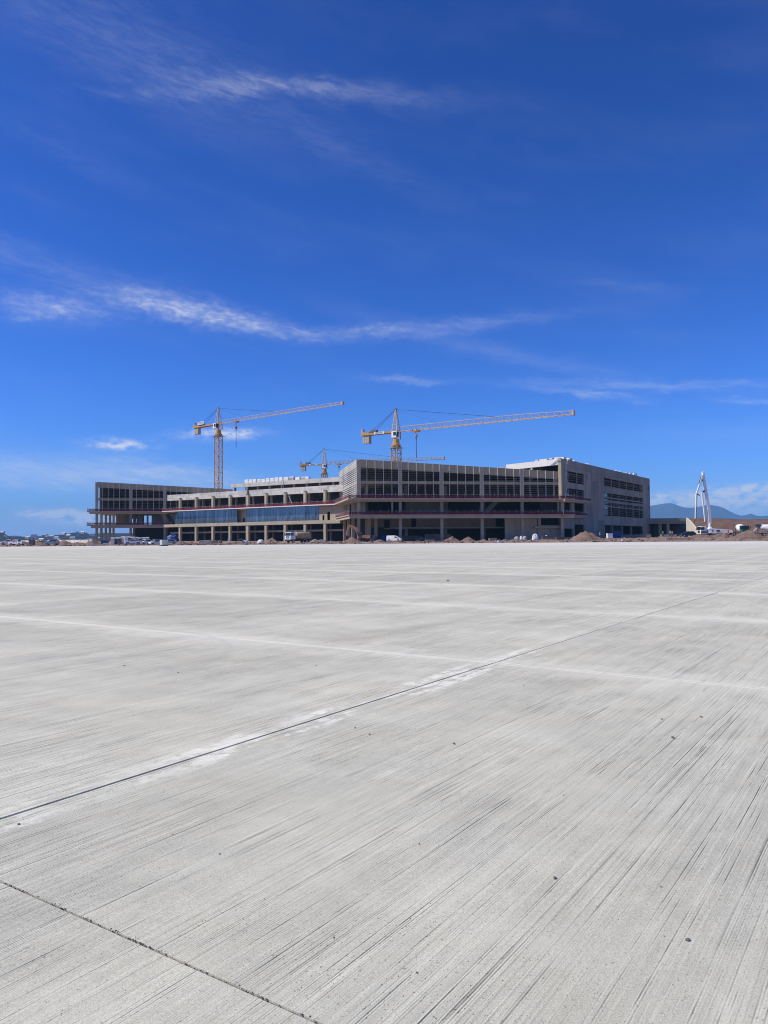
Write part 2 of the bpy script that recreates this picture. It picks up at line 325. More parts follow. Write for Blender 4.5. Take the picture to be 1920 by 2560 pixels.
def net_mat():
    m, t, b = new_mat('red safety netting'); b.inputs['Base Color'].default_value = (0.20, 0.012, 0.028, 1); b.inputs['Roughness'].default_value = 0.8
    geo = NN(t, 'ShaderNodeNewGeometry'); tr = NN(t, 'ShaderNodeBsdfTransparent'); mx = NN(t, 'ShaderNodeMixShader')
    t.links.new(MR(t, NOISE(t, geo.outputs['Position'], 1.3, 4), 0.3, 0.7, 0.25, 0.8), mx.inputs[0])
    t.links.new(tr.outputs[0], mx.inputs[1]); t.links.new(b.outputs[0], mx.inputs[2]); t.links.new(mx.outputs[0], t.nodes['Material Output'].inputs[0]); return m
M['net'] = net_mat()
def earth(name, a, b_, scale=0.25, bump=0.12):
    m, t, b = new_mat(name); geo = NN(t, 'ShaderNodeNewGeometry'); P = geo.outputs['Position']
    n = NOISE(t, P, scale, 8, 0.65); n2 = NOISE(t, P, scale * 6, 6, 0.7)
    c = MIX(t, MR(t, n, 0.35, 0.65), a, b_); c = MIX(t, MR(t, n2, 0.35, 0.7, 0.0, 0.5), c, tuple(x * 0.5 for x in a))
    t.links.new(c, b.inputs['Base Color']); b.inputs['Roughness'].default_value = 0.95; b.inputs['Specular IOR Level'].default_value = 0.15
    bp = NN(t, 'ShaderNodeBump'); bp.inputs['Strength'].default_value = 0.9; bp.inputs['Distance'].default_value = bump
    t.links.new(n2, bp.inputs['Height']); t.links.new(bp.outputs[0], b.inputs['Normal']); return m
M['dirt'] = earth('brown site earth', (0.25, 0.165, 0.125), (0.36, 0.27, 0.21), 0.22)
M['heap'] = earth('loose brown soil', (0.20, 0.135, 0.105), (0.27, 0.19, 0.145), 0.5, 0.2)
M['rubble'] = earth('grey rubble', (0.20, 0.18, 0.165), (0.40, 0.37, 0.34), 0.9, 0.25)
M['bank'] = earth('red brown embankment earth', (0.16, 0.095, 0.07), (0.23, 0.15, 0.115), 0.06, 0.5)
M['plain'] = earth('dry olive plain', (0.11, 0.11, 0.07), (0.22, 0.19, 0.13), 0.004, 0.5)
M['hill'] = earth('scrub covered hillside', (0.012, 0.020, 0.014), (0.04, 0.045, 0.032), 0.008, 3.0)
M['mountain'] = earth('far rocky mountain', (0.02, 0.026, 0.03), (0.06, 0.06, 0.06), 0.0012, 20)

# ------------------------------------------------------------------ the apron: cast slabs, sawn joints, broomed surface
ANG = R(55.9); P0, R0_, SLAB = 2.02, 4.34, 6.84     # grid direction; a cross joint, a long joint; slab size
def apron_mat():
    m, t, b = new_mat('broomed apron concrete')
    geo = NN(t, 'ShaderNodeNewGeometry'); oi = NN(t, 'ShaderNodeObjectInfo')
    rot = NN(t, 'ShaderNodeMapping'); rot.inputs['Rotation'].default_value = (0, 0, -ANG); t.links.new(geo.outputs['Position'], rot.inputs[0])
    sp = NN(t, 'ShaderNodeSeparateXYZ'); t.links.new(rot.outputs[0], sp.inputs[0]); Pp, Rr = sp.outputs[0], sp.outputs[1]
    rnd = oi.outputs['Random']
    wob = MM(t, 'MULTIPLY', MM(t, 'SUBTRACT', NOISE(t, rot.outputs[0], 0.35, 3), 0.5), 0.03)   # the broom was never pulled dead straight
    Rw = MM(t, 'ADD', Rr, wob)
    def strk(kp, kr, off, detail=4, rough=0.55):
        c = NN(t, 'ShaderNodeCombineXYZ'); t.links.new(MM(t, 'MULTIPLY', Pp, kp), c.inputs[0]); t.links.new(MM(t, 'MULTIPLY', Rw, kr), c.inputs[1])
        t.links.new(MM(t, 'ADD', MM(t, 'MULTIPLY', rnd, 37.0), off), c.inputs[2]); return NOISE(t, c.outputs[0], 1.0, detail, rough)
    P3 = geo.outputs['Position']
    def grooves(pitch, off, width, kp):
        """one groove per broom bristle: its own depth, holding for metres, fading in and out along the pull"""
        x = MM(t, 'ADD', MM(t, 'DIVIDE', Rw, pitch), MM(t, 'MULTIPLY', rnd, 91.0)); ix = MM(t, 'FLOOR', x); fr = MM(t, 'ABSOLUTE', MM(t, 'SUBTRACT', MM(t, 'FRACT', x), 0.5))
        wn_ = NN(t, 'ShaderNodeTexWhiteNoise', noise_dimensions='1D'); t.links.new(MM(t, 'ADD', ix, off), wn_.inputs['W']); v = wn_.outputs['Value']
        c = NN(t, 'ShaderNodeCombineXYZ'); t.links.new(MM(t, 'MULTIPLY', Pp, kp), c.inputs[0]); t.links.new(MM(t, 'MULTIPLY', ix, 7.31), c.inputs[1]); c.inputs[2].default_value = off
        dep = MM(t, 'MULTIPLY', MM(t, 'MULTIPLY', v, v), MR(t, NOISE(t, c.outputs[0], 1.0, 3, 0.7), 0.36, 0.66))
        return MM(t, 'MULTIPLY', MR(t, fr, 0.0, width, 1, 0), dep), v
    g1, v1 = grooves(0.0115, 3.0, 0.42, 1.1); g2, v2 = grooves(0.041, 11.0, 0.20, 0.5)
    str_a = strk(0.55, 16, 5.0, 9, 0.72); str_b = strk(0.035, 0.8, 13.0, 9, 0.70)
    grain = NOISE(t, P3, 130, 3, 0.8); pits = MR(t, NOISE(t, P3, 75, 2, 0.6), 0.28, 0.36, 1, 0)
    patch = NOISE(t, P3, 0.45, 6, 0.6); patch2 = NOISE(t, P3, 2.3, 6, 0.65)
    rz = MR(t, NOISE(t, P3, 0.6, 6, 0.65), 0.36, 0.62, 0.3, 1.0)           # worn smooth in places, raw in others
    fur = MM(t, 'MULTIPLY', rz, MM(t, 'ADD', MM(t, 'MULTIPLY', g1, 1.15), MM(t, 'ADD', MM(t, 'MULTIPLY', g2, 0.66), MM(t, 'MULTIPLY', pits, 0.45))))
    k = MM(t, 'ADD', 1.17, MM(t, 'MULTIPLY', rz, MR(t, v1, 0, 1, -0.17, 0.17, False)))
    for n, a in ((str_a, 0.08), (str_b, 0.16), (grain, 0.30), (patch, 0.12), (patch2, 0.09)):
        k = MM(t, 'ADD', k, MR(t, n, 0.28, 0.72, -a, a, False))
    k = MM(t, 'MULTIPLY', k, MM(t, 'MAXIMUM', MM(t, 'SUBTRACT', 1.0, fur), 0.22))
    k = MM(t, 'MULTIPLY', k, MR(t, rnd, 0, 1, 0.93, 1.07, False))
    vm = NN(t, 'ShaderNodeVectorMath', operation='SCALE'); t.links.new(k, vm.inputs['Scale'])
    tint = MIX(t, MR(t, NOISE(t, geo.outputs['Position'], 0.7, 4), 0.35, 0.65), (0.487, 0.472, 0.375), (0.472, 0.466, 0.38)); t.links.new(tint, vm.inputs[0])
    c = vm.outputs[0]
    # laitance smeared either side of the sealed long joint
    dj = MM(t, 'ABSOLUTE', MM(t, 'SUBTRACT', Rr, R0_)); nz = strk(1.1, 7, 31.0, 6, 0.7)
    eff = MM(t, 'MULTIPLY', MR(t, MM(t, 'SUBTRACT', dj, MM(t, 'MULTIPLY', nz, 0.46)), -0.12, 0.06, 1, 0), MR(t, nz, 0.44, 0.56))
    eff = MM(t, 'MULTIPLY', eff, MR(t, NOISE(t, geo.outputs['Position'], 0.33, 3), 0.36, 0.5, 0.0, 1.0)); eff = MM(t, 'MULTIPLY', MM(t, 'MULTIPLY', eff, MR(t, NOISE(t, P3, 6.0, 6, 0.75), 0.42, 0.54, 0.1, 1.0)), MR(t, Pp, 9.0, 13.0, 1.0, 0.12))
    c = MIX(t, eff, c, (0.80, 0.785, 0.67))
    # pale dust along the cross joints and along the other long joints
    def lines(x, x0):
        q = MM(t, 'MODULO', MM(t, 'ADD', MM(t, 'SUBTRACT', x, x0), SLAB * 40.5), SLAB); return MM(t, 'ABSOLUTE', MM(t, 'SUBTRACT', q, SLAB / 2))
    n3 = NOISE(t, geo.outputs['Position'], 1.4, 6, 0.7)
    dx = lines(Pp, P0); dust = MR(t, MM(t, 'SUBTRACT', dx, MM(t, 'MULTIPLY', n3, 0.12)), -0.01, 0.05, 0.95, 0)
    dust2 = MR(t, MM(t, 'SUBTRACT', dx, MM(t, 'MULTIPLY', patch2, 1.1)), -0.4, 0.2, 0.42, 0)
    dl = MM(t, 'MULTIPLY', MR(t, MM(t, 'SUBTRACT', lines(Rr, R0_), MM(t, 'MULTIPLY', n3, 0.05)), -0.01, 0.03, 0.55, 0), MR(t, nz, 0.42, 0.6))
    keep = MR(t, Pp, 3.2, 6.0)
    dd = MM(t, 'MULTIPLY', MM(t, 'MULTIPLY', MM(t, 'MAXIMUM', MM(t, 'MAXIMUM', dust, dust2), dl), MR(t, NOISE(t, geo.outputs['Position'], 0.22, 3), 0.35, 0.6, 0.8, 1.0)), keep)
    c = MIX(t, dd, c, (0.74, 0.72, 0.595))
    # curing compound left white on the last bays before the site, in drifts
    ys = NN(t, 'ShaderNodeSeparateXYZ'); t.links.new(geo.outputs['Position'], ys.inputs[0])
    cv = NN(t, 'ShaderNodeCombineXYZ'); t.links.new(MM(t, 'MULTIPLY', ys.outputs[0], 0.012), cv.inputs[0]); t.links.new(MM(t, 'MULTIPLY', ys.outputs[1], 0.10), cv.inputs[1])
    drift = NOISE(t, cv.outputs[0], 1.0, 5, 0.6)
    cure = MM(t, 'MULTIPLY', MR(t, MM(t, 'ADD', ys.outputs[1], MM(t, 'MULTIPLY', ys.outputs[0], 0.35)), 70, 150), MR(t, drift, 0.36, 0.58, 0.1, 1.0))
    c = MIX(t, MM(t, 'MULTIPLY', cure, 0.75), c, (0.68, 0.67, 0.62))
    # two faint turning marks from tyres
    for gx, gy, rad, wd in ((-5.6, 10.6, 3.4, 0.12), (30.0, 70.0, 9.0, 0.25)):
        ex = MM(t, 'SUBTRACT', ys.outputs[0], gx); ey = MM(t, 'SUBTRACT', ys.outputs[1], gy)
        dist = MM(t, 'SQRT', MM(t, 'ADD', MM(t, 'MULTIPLY', ex, ex), MM(t, 'MULTIPLY', ey, ey)))
        tm = MM(t, 'MULTIPLY', MR(t, MM(t, 'ABSOLUTE', MM(t, 'SUBTRACT', dist, rad)), 0, wd, 0.20, 0), MM(t, 'MULTIPLY', MR(t, patch2, 0.35, 0.6), MR(t, ex, 0.2, 2.0)))
        c = MIX(t, tm, c, (0.25, 0.26, 0.26))
    t.links.new(c, b.inputs['Base Color']); b.inputs['Roughness'].default_value = 0.85; b.inputs['Specular IOR Level'].default_value = 0.25
    h = MM(t, 'ADD', MM(t, 'MULTIPLY', str_a, 0.5), MM(t, 'ADD', MM(t, 'MULTIPLY', grain, 0.45), MM(t, 'MULTIPLY', fur, -0.9)))
    bp = NN(t, 'ShaderNodeBump'); bp.inputs['Strength'].default_value = 0.8; bp.inputs['Distance'].default_value = 0.006
    t.links.new(h, bp.inputs['Height']); t.links.new(bp.outputs[0], b.inputs['Normal']); return m
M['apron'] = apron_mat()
M['joint'] = plain('dark joint sealant', (0.045, 0.045, 0.052), 0.6, var=0.15, scale=6)
ci, si = math.cos(ANG), math.sin(ANG)
def loc2w(p, r): return p * ci - r * si, p * si + r * ci
P_LO, P_HI, R_LO, R_HI = P0 - 2 * SLAB, P0 + 6 * SLAB, R0_ - 2 * SLAB, R0_ + 5 * SLAB
def to_loc(x, y): return x * ci + y * si, -x * si + y * ci
YE = 178.6
outer = [to_loc(*q) for q in ((240, -60), (240, YE), (-240, YE), (-240, -60))]
inner = [(P_LO, R_LO), (P_HI, R_LO), (P_HI, R_HI), (P_LO, R_HI)]
def order(ps): return sorted(ps, key=lambda p: math.atan2(p[1] - sum(q[1] for q in inner) / 4, p[0] - sum(q[0] for q in inner) / 4))
outer, inner = order(outer), order(inner)
ap = MB(); ap.add([(x, y, 0) for x, y in outer] + [(x, y, 0) for x, y in inner], [(i, (i + 1) % 4, 4 + (i + 1) % 4, 4 + i) for i in range(4)])
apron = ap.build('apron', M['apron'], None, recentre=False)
apron.rotation_mode = 'ZYX'; apron.rotation_euler = (math.atan(SLOPE), 0, ANG)
tag(apron, 'wide pale grey broomed concrete airport apron', None, kind='structure')
bed = MB(); bed.box(P_LO - .4, P_HI + .4, R_LO - .4, R_HI + .4, -0.30, -0.022); bed.build('joint_filler', M['joint'], apron)
M['grout'] = plain('pale grit in the joint', (0.26, 0.25, 0.22), 0.9, var=0.5, scale=70, bump=0.01)
for i in range(9): q = P_LO + i * SLAB; MB().box(q - .03, q + .03, R_LO - .3, R_HI + .3, -.2, -.007).build('joint_filler', M['grout'], apron)
def slab_mesh(gp, gr):
    bm = bmesh.new(); bmesh.ops.create_grid(bm, x_segments=10, y_segments=10, size=0.5)
    for v in bm.verts: v.co.x *= SLAB - gp; v.co.y *= SLAB - gr
    r = bmesh.ops.extrude_face_region(bm, geom=bm.faces[:]); bmesh.ops.translate(bm, vec=(0, 0, -0.25), verts=[e for e in r['geom'] if isinstance(e, bmesh.types.BMVert)])
    bmesh.ops.recalc_face_normals(bm, faces=bm.faces)
    me = bpy.data.meshes.new('concrete_slab'); bm.to_mesh(me); bm.free(); me.materials.append(M['apron']); return me
# cross joints are narrow; the sealed long joint is the wide dark one: slabs beside it stand a little further apart
sm = slab_mesh(0.015, 0.005); sm_main = slab_mesh(0.015, 0.014)
for i in range(8):
    for j in range(7):
        beside = j in (1, 2); o = inst('concrete_slab', sm_main if beside else sm, apron, (P_LO + (i + .5) * SLAB, R_LO + (j + .5) * SLAB, random.uniform(-.0012, .0012)))
        # the slabs beside the joint give up width on that side only
        if beside: o.location.y += -0.004 if j == 1 else 0.004

# ------------------------------------------------------------------ site ground, plain, hills, mountains
def lerp_tab(x, tab):
    for (a, va), (b, vb) in zip(tab, tab[1:]):
        if x <= b: return va if x <= a else va + (vb - va) * (x - a) / (b - a)
    return tab[-1][1]
def sm(x, a, b):
    t = min(1, max(0, (x - a) / (b - a))); return t * t * (3 - 2 * t)
def ground(x, y):
    g = lerp_tab(x, [(-140, .45), (-60, .5), (-15, .85), (30, .95), (60, 1.25), (90, 1.6), (200, 1.7)])
    z = 0.60 + (g - 0.60) * sm(y, 180, 216); z += (1.6 - z) * sm(y, 236, 320)
    return z
def lump(x, y): return (noise.noise((x * .11, y * .11, 0)) * .22 + noise.noise((x * .4, y * .4, 3)) * .09) * sm(y, 179, 184)
def sheet(name, xs, ys, fn, mat, label):
    nx = len(xs); vs = [(x, y, fn(x, y)) for y in ys for x in xs]
    fs = [(j * nx + i, j * nx + i + 1, (j + 1) * nx + i + 1, (j + 1) * nx + i) for j in range(len(ys) - 1) for i in range(nx - 1)]
    o = MB().add(vs, fs).build(name, mat, None, smooth=True, recentre=False); return tag(o, label, None, kind='structure')
sheet('site_ground', [-300 + 2.5 * i for i in range(241)], [YE + .02] + [180 + 1.6 * i for i in range(50)] + [262 + 8 * i for i in range(40)],
      lambda x, y: (ground(x, y) + lump(x, y)) if y > YE + .5 else SLOPE * y - .25, M['dirt'], 'brown churned earth of the building site')
E_ = [-16400, -5000, -2000, -800, -300, 300, 800, 2000, 5000, 16400]
sheet('plain', E_, E_, lambda x, y: -0.45, M['plain'], 'dry flat land beyond the building site')
def ridge(name, tab, dist, depth, mat, label, az0, az1, n, rows, rough, seed, floor=-0.45):
    """hills standing round the plain: height (metres) over azimuth, with folds down their slopes"""
    vs, fs = [], []
    for j in range(rows):
        t = j / (rows - 1); prof = math.sin(math.pi * min(1, t * 1.0) * .5) if t < .62 else math.cos((t - .62) / .38 * math.pi / 2)
        if t < .62: prof = sm(t, -.05, .62)
        for i in range(n + 1):
            az = az0 + (az1 - az0) * i / n; rr = dist + depth * (t - .62) ; x, y = rr * math.sin(R(az)), rr * math.cos(R(az))
            h = lerp_tab(az, tab); k = 6.0 / dist * 4
            fold = noise.fractal((x * k + seed, y * k, seed), 0.9, 2.1, 6)
            vs.append((x, y, floor - 2 + (h + 2) * prof * (1 + rough * fold * (1 - .8 * abs(t - .62) * 0 )) ))
    for j in range(rows - 1):
        for i in range(n): fs.append((j * (n + 1) + i, j * (n + 1) + i + 1, (j + 1) * (n + 1) + i + 1, (j + 1) * (n + 1) + i))
    o = MB().add(vs, fs).build(name, mat, None, smooth=False, recentre=False); return tag(o, label, None, kind='structure')
def prof_tab(pts, dist):
    t = []
    for px, py in pts:
        d = ray(px, py).normalized(); t.append((math.degrees(math.atan2(d.x, d.y)), EYE + d.z / math.hypot(d.x, d.y) * dist))
    return t
HD, MD = 3000, 14000
ht = [(-130, 60), (-118, 80), (-110, 96), (-104, 84), (-99, 108), (-93, 82), (-88, 100), (-82, 90), (-70, 70), (-55, 60), (-40, 40)] + prof_tab([(-60, 1336), (0, 1331.5), (10, 1331.5), (22, 1341), (60, 1341.5), (105, 1340), (140, 1337), (162, 1335.5), (176, 1332), (188, 1330.8), (205, 1332.5), (217, 1335), (232, 1334), (262, 1332), (300, 1333), (420, 1330)], HD) + [(20, 6)]
ridge('hills', ht, HD, 1500, M['hill'], 'low dark scrubby hills on the left horizon', -130, 10, 520, 16, 0.05, 4.0)
mt = [(-60, 5), (-8, 5), (6, 450)] + prof_tab([(1500, 1280), (1620, 1268), (1650, 1265), (1683, 1261), (1700, 1266), (1716, 1271), (1745, 1270), (1774, 1265), (1795, 1268), (1812, 1273), (1847, 1288), (1862, 1287), (1876, 1283), (1899, 1290), (1920, 1289), (1990, 1280)], MD) + [(32, 620), (45, 450), (60, 520), (75, 300)]
ridge('mountains', mt, MD, 3600, M['mountain'], 'blue hazy mountains behind the embankment on the right', -60, 75, 420, 18, 0.10, 9.0)
fh = prof_tab([(15, 1343), (25, 1339), (40, 1338), (52, 1340), (70, 1343)], 9500); fh = [(fh[0][0] - 2, 2)] + fh + [(fh[-1][0] + 2, 2)]
ridge('far_hill', fh, 9500, 900, M['mountain'], 'pale far hill showing between the darker hills', fh[0][0], fh[-1][0], 60, 8, 0.03, 2.0)

# houses scattered at the foot of the hills
house_me = []
for k in range(3):
    mb = MB(); w, d, h = ((11, 9, 6), (15, 9, 5), (9, 9, 8.5))[k]
    mb.box(-w / 2, w / 2, -d / 2, d / 2, 0, h); mb.box(-w / 2 - .3, w / 2 + .3, -d / 2 - .3, d / 2 + .3, h + .003, h + .5)
    if k == 0: mb.box(-w / 2, 0, -d / 2 + .1, d / 2 - .1, h + .503, h + 3)
    if k == 1: mb.add([(-w / 2, -d / 2, h + .5), (w / 2, -d / 2, h + .5), (w / 2, d / 2, h + .5), (-w / 2, d / 2, h + .5), (-w / 2, 0, h + 2.6), (w / 2, 0, h + 2.6)], [(0, 1, 5, 4), (2, 3, 4, 5), (0, 4, 3), (1, 2, 5)])
    me = mb.mesh('house', M['house']); house_me.append(me)
wm_ = MB(); [wm_.box(x - .55, x + .55, -.06, .06, 0, 1.3) for x in (0,)]; win_me = wm_.mesh('window', M['glass'])
spots = [(30, 1352, 1), (70, 1349, 1), (118, 1347, 0), (128, 1350, 1), (142, 1349, 1), (160, 1343, 1), (172, 1348, 1), (182, 1352, 1), (193, 1346, 2), (197, 1349, 0), (206, 1344, 1), (212, 1344, 1), (228, 1348, 0), (237, 1347, 2), (250, 1344, 1), (268, 1349, 0), (110, 1345, 1), (104, 1351, 1), (6, 1343, 1), (150, 1352, 0), (246, 1350, 1), (258, 1352, 0), (15, 1349, 0)]
looks = ['small', 'wide', 'tall']
ORD = 'first second third fourth fifth sixth seventh eighth ninth tenth eleventh twelfth thirteenth fourteenth fifteenth sixteenth seventeenth eighteenth nineteenth twentieth twentyfirst twentysecond twentythird'.split()
rank = {i: ORD[r_] for r_, i in enumerate(sorted(range(len(spots)), key=lambda i: spots[i][0]))}
hills_ob = bpy.data.objects['hills']; dg_rows = hills_ob.data.vertices
def hill_z(x, y):
    best = None
    for v in dg_rows:
        q = (v.co.x - x) ** 2 + (v.co.y - y) ** 2
        if best is None or q < best[0]: best = (q, v.co.z)
    return best[1]
for i, (px, py, k) in enumerate(spots):
    q = at(px, py, 2150 + (1352 - py) * 60 + random.uniform(-50, 50))
    z = max(-.45, hill_z(q.x, q.y))
    h = thing('house', 'house', 'house', (q.x, q.y, z - .5), random.uniform(-.5, .5), 'houses at the foot of the hills')
    h['label'] = '%s pale house on the left hillside, %s from the left edge' % (looks[k], rank[i])
    inst('wall', house_me[k], h, (0, 0, 0)); w = (11, 15, 9)[k]
    for wx in (-w * .28, w * .28): inst('window', win_me, h, (wx, -4.53, 1.5))
for px, py, lab, hh, ww in [(84, 1353.5, 'tall white tower like building rising above the cream boundary wall', 11, 9), (26, 1354, 'tan block building behind the left end of the boundary wall', 9, 10)]:
    q = at(px, py, 900); t = thing('tower_building', lab, 'building', (q.x, q.y, -.45), .3)
    m_ = M['house'] if hh == 11 else M['timber']
    MB().box(-ww / 2 - 6, ww / 2, -5, 5, 0, 4).build('wall', m_, t); MB().box(-ww / 2 + 2, ww / 2 - 1, -4, 4, 4.003, hh).build('tower', m_, t)
    for zz in (1.2, 5.5): MB().box(-.8, .8, -5.05 if zz < 4 else -4.05, -4.9 if zz < 4 else -3.95, zz, zz + 1.6).build('window', M['glass'], t)

# ------------------------------------------------------------------ the terminal under construction
T = thing('terminal_building', 'long grey concrete airport terminal under construction with open floors and balconies', 'building', (-8.2, 235, 1.0), world_coords=True)
B1, B2, MIDF = 9.2, 14.2, 19.3; B1m = 8.55
A0 = R(10.5); FM = Frame((-8.2, 235), A0); FS = Frame((-8.2, 235), A0 + R(90))
L0 = at(240, 1280, 320); FL = Frame((L0.x, L0.y), A0)
wr, wl = at(849, 1259, 266), at(404, 1280, 322); FWG = Frame((wl.x, wl.y), math.atan2(wr.y - wl.y, wr.x - wl.x)); WLEN = (wr - wl).to_2d().length
r0, r1 = at(1404, 1146, 247), at(1624, 1196, 335); FR = Frame((r0.x, r0.y), math.atan2(r1.y - r0.y, r1.x - r0.x)); RLEN = (r1 - r0).to_2d().length; RTOP = r0.z
rl = at(1265, 1161, 266.5); FRL = Frame((rl.x, rl.y), math.atan2(r0.y - rl.y, r0.x - rl.x)); RLL = (r0 - rl).to_2d().length
def part(name, mat, mb, parent=T, **k): return mb.build(name, M[mat], parent, **k)
def railing(F, s0, s1, d, z, h=1.05, posts=True, step=2.45):
    """edge protection: red net between thin posts"""
    n = part('safety_net', 'net', MB().fbox(F, s0, s1, d, d + .02, z + .05, z + h * .85)); k = max(1, round((s1 - s0) / step))
    pm = MB(); pm.box(-.035, .035, -.035, .035, 0, h + .45); me = bpy.data.meshes.get('net_post') or pm.mesh('net_post', M['galv'])
    for i in range(k + 1):
        s = s0 + (s1 - s0) * i / k; inst('net_post', me, n, F.w(s, d + .06, z), F.a)
    rl_ = MB().fbox(F, s0, s1, d + .03, d + .07, z + h, z + h + .05); part('guard_rail', 'galv', rl_, n)
    return n
def facade(F, piers, zr, slen, hp, z_floor, sub=5, name=''):
    """piers, mullions, precast parapet and spandrel panels, sun louvres; zr(s) is the roof line"""
    for s in piers: part('pier', 'concrete', MB().fbox(F, s - .45, s + .45, -.12, .75, z_floor, zr(s) - .25))
    edges = list(piers)
    for a, b in zip(edges, edges[1:]):
        k = max(1, round((b - a) / 2.45)); st = (b - a) / k
        for i in range(k):
            s = a + st * i; e = s + st
            part('parapet_panel', 'precast', MB().fbox(F, s + .02, e - .02, .02, .30, zr(s) - hp, zr(s), zr(e) - hp, zr(e)))
            for q in ([s - .55, s + .55] if i == 0 else [s]):
                part('mullion', 'alu', MB().fbox(F, q - .07, q + .07, -.17, .015, z_floor, zr(q) + .06))
            part('spandrel_panel', 'precast', MB().fbox(F, s + .02, e - .02, .02, .28, MIDF - .52, MIDF + .42))
        z = z_floor + .75
        while z < zr(a) - hp - .1:
            if not (MIDF - .6 < z < MIDF + .5):
                # the slat stops where the falling parapet meets it
                e = b
                while e > a and z > zr(e) - hp - .05: e -= .2
                if e - a > 1: part('louvre', 'precast', MB().fbox(F, a + .46, e - .46 if e == b else e, -.08, -.02, z, z + .045))
            z += .64

# --- main block
z_l, z_r = FM.hit(893, 1148)[1], FM.hit(1385, 1178)[1]; s_r = FM.s_of(1385, 1178)
zrM = lambda s: z_l + (z_r - z_l) * s / s_r
pM = [FM.s_of(px) for px in (896.5, 1000.5, 1104, 1204.6, 1305, 1404.5)]; SM = pM[-1]
DM = 26.0; HPM = 2.45
facade(FM, pM, zrM, SM, HPM, B2)
# left, sunlit flank of the main block: a lattice of fins and louvres
dflank = 44.0
zf = lambda d: z_l
k = 18; st = dflank / k
for i in range(k):
    a, b = i * st, (i + 1) * st
    part('parapet_panel', 'parapet', MB().fbox(FS, a + .02, b - .02, -.30, -.02, z_l - HPM, z_l))
    part('spandrel_panel', 'parapet', MB().fbox(FS, a + .02, b - .02, -.28, -.02, MIDF - .52, MIDF + .42))
    if i: part('mullion', 'parapet', MB().fbox(FS, a - .26, a + .26, -.015, .09, B2, z_l + .06))
z = B2 + .75
while z < z_l + .1:
    part('louvre', 'parapet', MB().fbox(FS, .9, dflank, 0.0, .07, z, z + .2)); z += .64
part('pier', 'concrete', MB().fbox(FS, -.1, .9, -.75, .12, B2, z_l - .25))
# floor plates with their overhanging balconies
def plate(name, pts, z0, z1, mat='concrete'): return part(name, mat, MB().poly([(p.x, p.y) for p in pts], z0, z1))
mid_meet = FWG.w(WLEN, 0, 0)
plate('floor_slab', [FM.w(-3.2, -3.4, 0), FM.w(SM + 3, -3.4, 0), FM.w(SM + 3, DM, 0), FM.w(3, DM, 0), FM.w(-.1, 33, 0), FM.w(-3.2, 31, 0)], B2 - .42, B2)
part('edge_beam', 'concrete', MB().fbox(FM, -1.4, SM + 2, -1.9, -1.3, B2 - 1.02, B2 - .423))
part('edge_beam', 'concrete', MB().fbox(FS, .5, 31, .95, 1.4, B2 - 1.02, B2 - .423))
plate('floor_slab', [FM.w(-3.0, -3.0, 0), FM.w(SM + 3, -3.0, 0), FM.w(SM + 3, DM, 0), FM.w(3, DM, 0), FM.w(-.1, 33, 0), FM.w(-3.0, 31, 0)], B1 - .30, B1)
part('edge_beam', 'concrete', MB().fbox(FM, -2.7, SM + 3, -2.7, -2.0, B1 - 1.15, B1 - .303))
part('edge_beam', 'concrete', MB().fbox(FS, -1.9, 31, 2.0, 2.7, B1 - 1.15, B1 - .303))
part('floor_slab', 'interior', MB().fbox(FM, .6, SM, .35, DM, MIDF - .35, MIDF - .05))
part('mezzanine_slab', 'concrete', MB().fbox(FM, 13, FM.s_of(1297), 8, DM, 5.05, 5.5))
railing(FM, -3.1, SM + 2.9, -3.35, B2); railing(FM, -2.9, SM + 2.9, -2.95, B1)
railing(FS, -2.9, 30.5, 3.1, B2); railing(FS, -2.7, 30.5, 2.9, B1)
# columns: front row to the second floor, a second row inside
cm = MB().box(-.45, .45, -.4, .4, 0, 1).mesh('column', M['concrete'])
def column(p, z0, z1, rot=A0, sx=1.0):
    o = inst('column', cm, T, (p.x, p.y, z0), rot); o.scale = (sx, sx, z1 - z0); return o
for s in pM: column(FM.w(s, .2, 0), .6, B1 - .3); column(FM.w(s, .2, 0), B1, B2 - .42)
for i, s in enumerate(pM):
    column(FM.w(s + 4.4, 12, 0), .6, B1 - .3); column(FM.w(s + 4.4, 12, 0), B1, B2 - .42); column(FM.w(s + 4.4, 12, 0), B2, MIDF - .35)
for d in (10.5, 21, 31): column(FM.w(.2, d, 0), .6, B1 - .3); column(FM.w(.2, d, 0), B1, B2 - .42)
for px in (923, 939.5): column(FM.w(FM.s_of(px, 1310, 7), 7, 0), .6, B1 - .3)
column(FM.w(FM.s_of(980.5, 1270, -.4), -.4, 0), B1, B2 - .42, sx=.6); column(FM.w(FM.s_of(1395, 1270, -.4), -.4, 0), B1, B2 - .42, sx=.45)
# inner walls: set back, the blockwork ones coloured dark to read as unlit
def inner_wall(F, s0, s1, d, z0, z1, mat='interior', holes=()):
    ss = [s0, s1] + [q for h in holes for q in h[:2]]; zs = [z0, z1] + [q for h in holes for q in h[2:]]
    part('inner_wall', mat, MB().fwall(F, ss, zs, lambda s, z: not any(h[0] < s < h[1] and h[2] < z < h[3] for h in holes), d, d + .3))
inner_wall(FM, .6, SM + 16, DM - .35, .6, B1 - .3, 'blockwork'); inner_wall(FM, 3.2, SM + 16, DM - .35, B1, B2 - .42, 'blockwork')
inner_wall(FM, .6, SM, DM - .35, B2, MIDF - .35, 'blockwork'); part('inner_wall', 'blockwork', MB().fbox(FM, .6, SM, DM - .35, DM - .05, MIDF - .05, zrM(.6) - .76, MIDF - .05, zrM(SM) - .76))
inner_wall(FM, FM.s_of(1015, 1270, 9), FM.s_of(1120, 1270, 9), 9, B1, B2 - .42, 'interior')
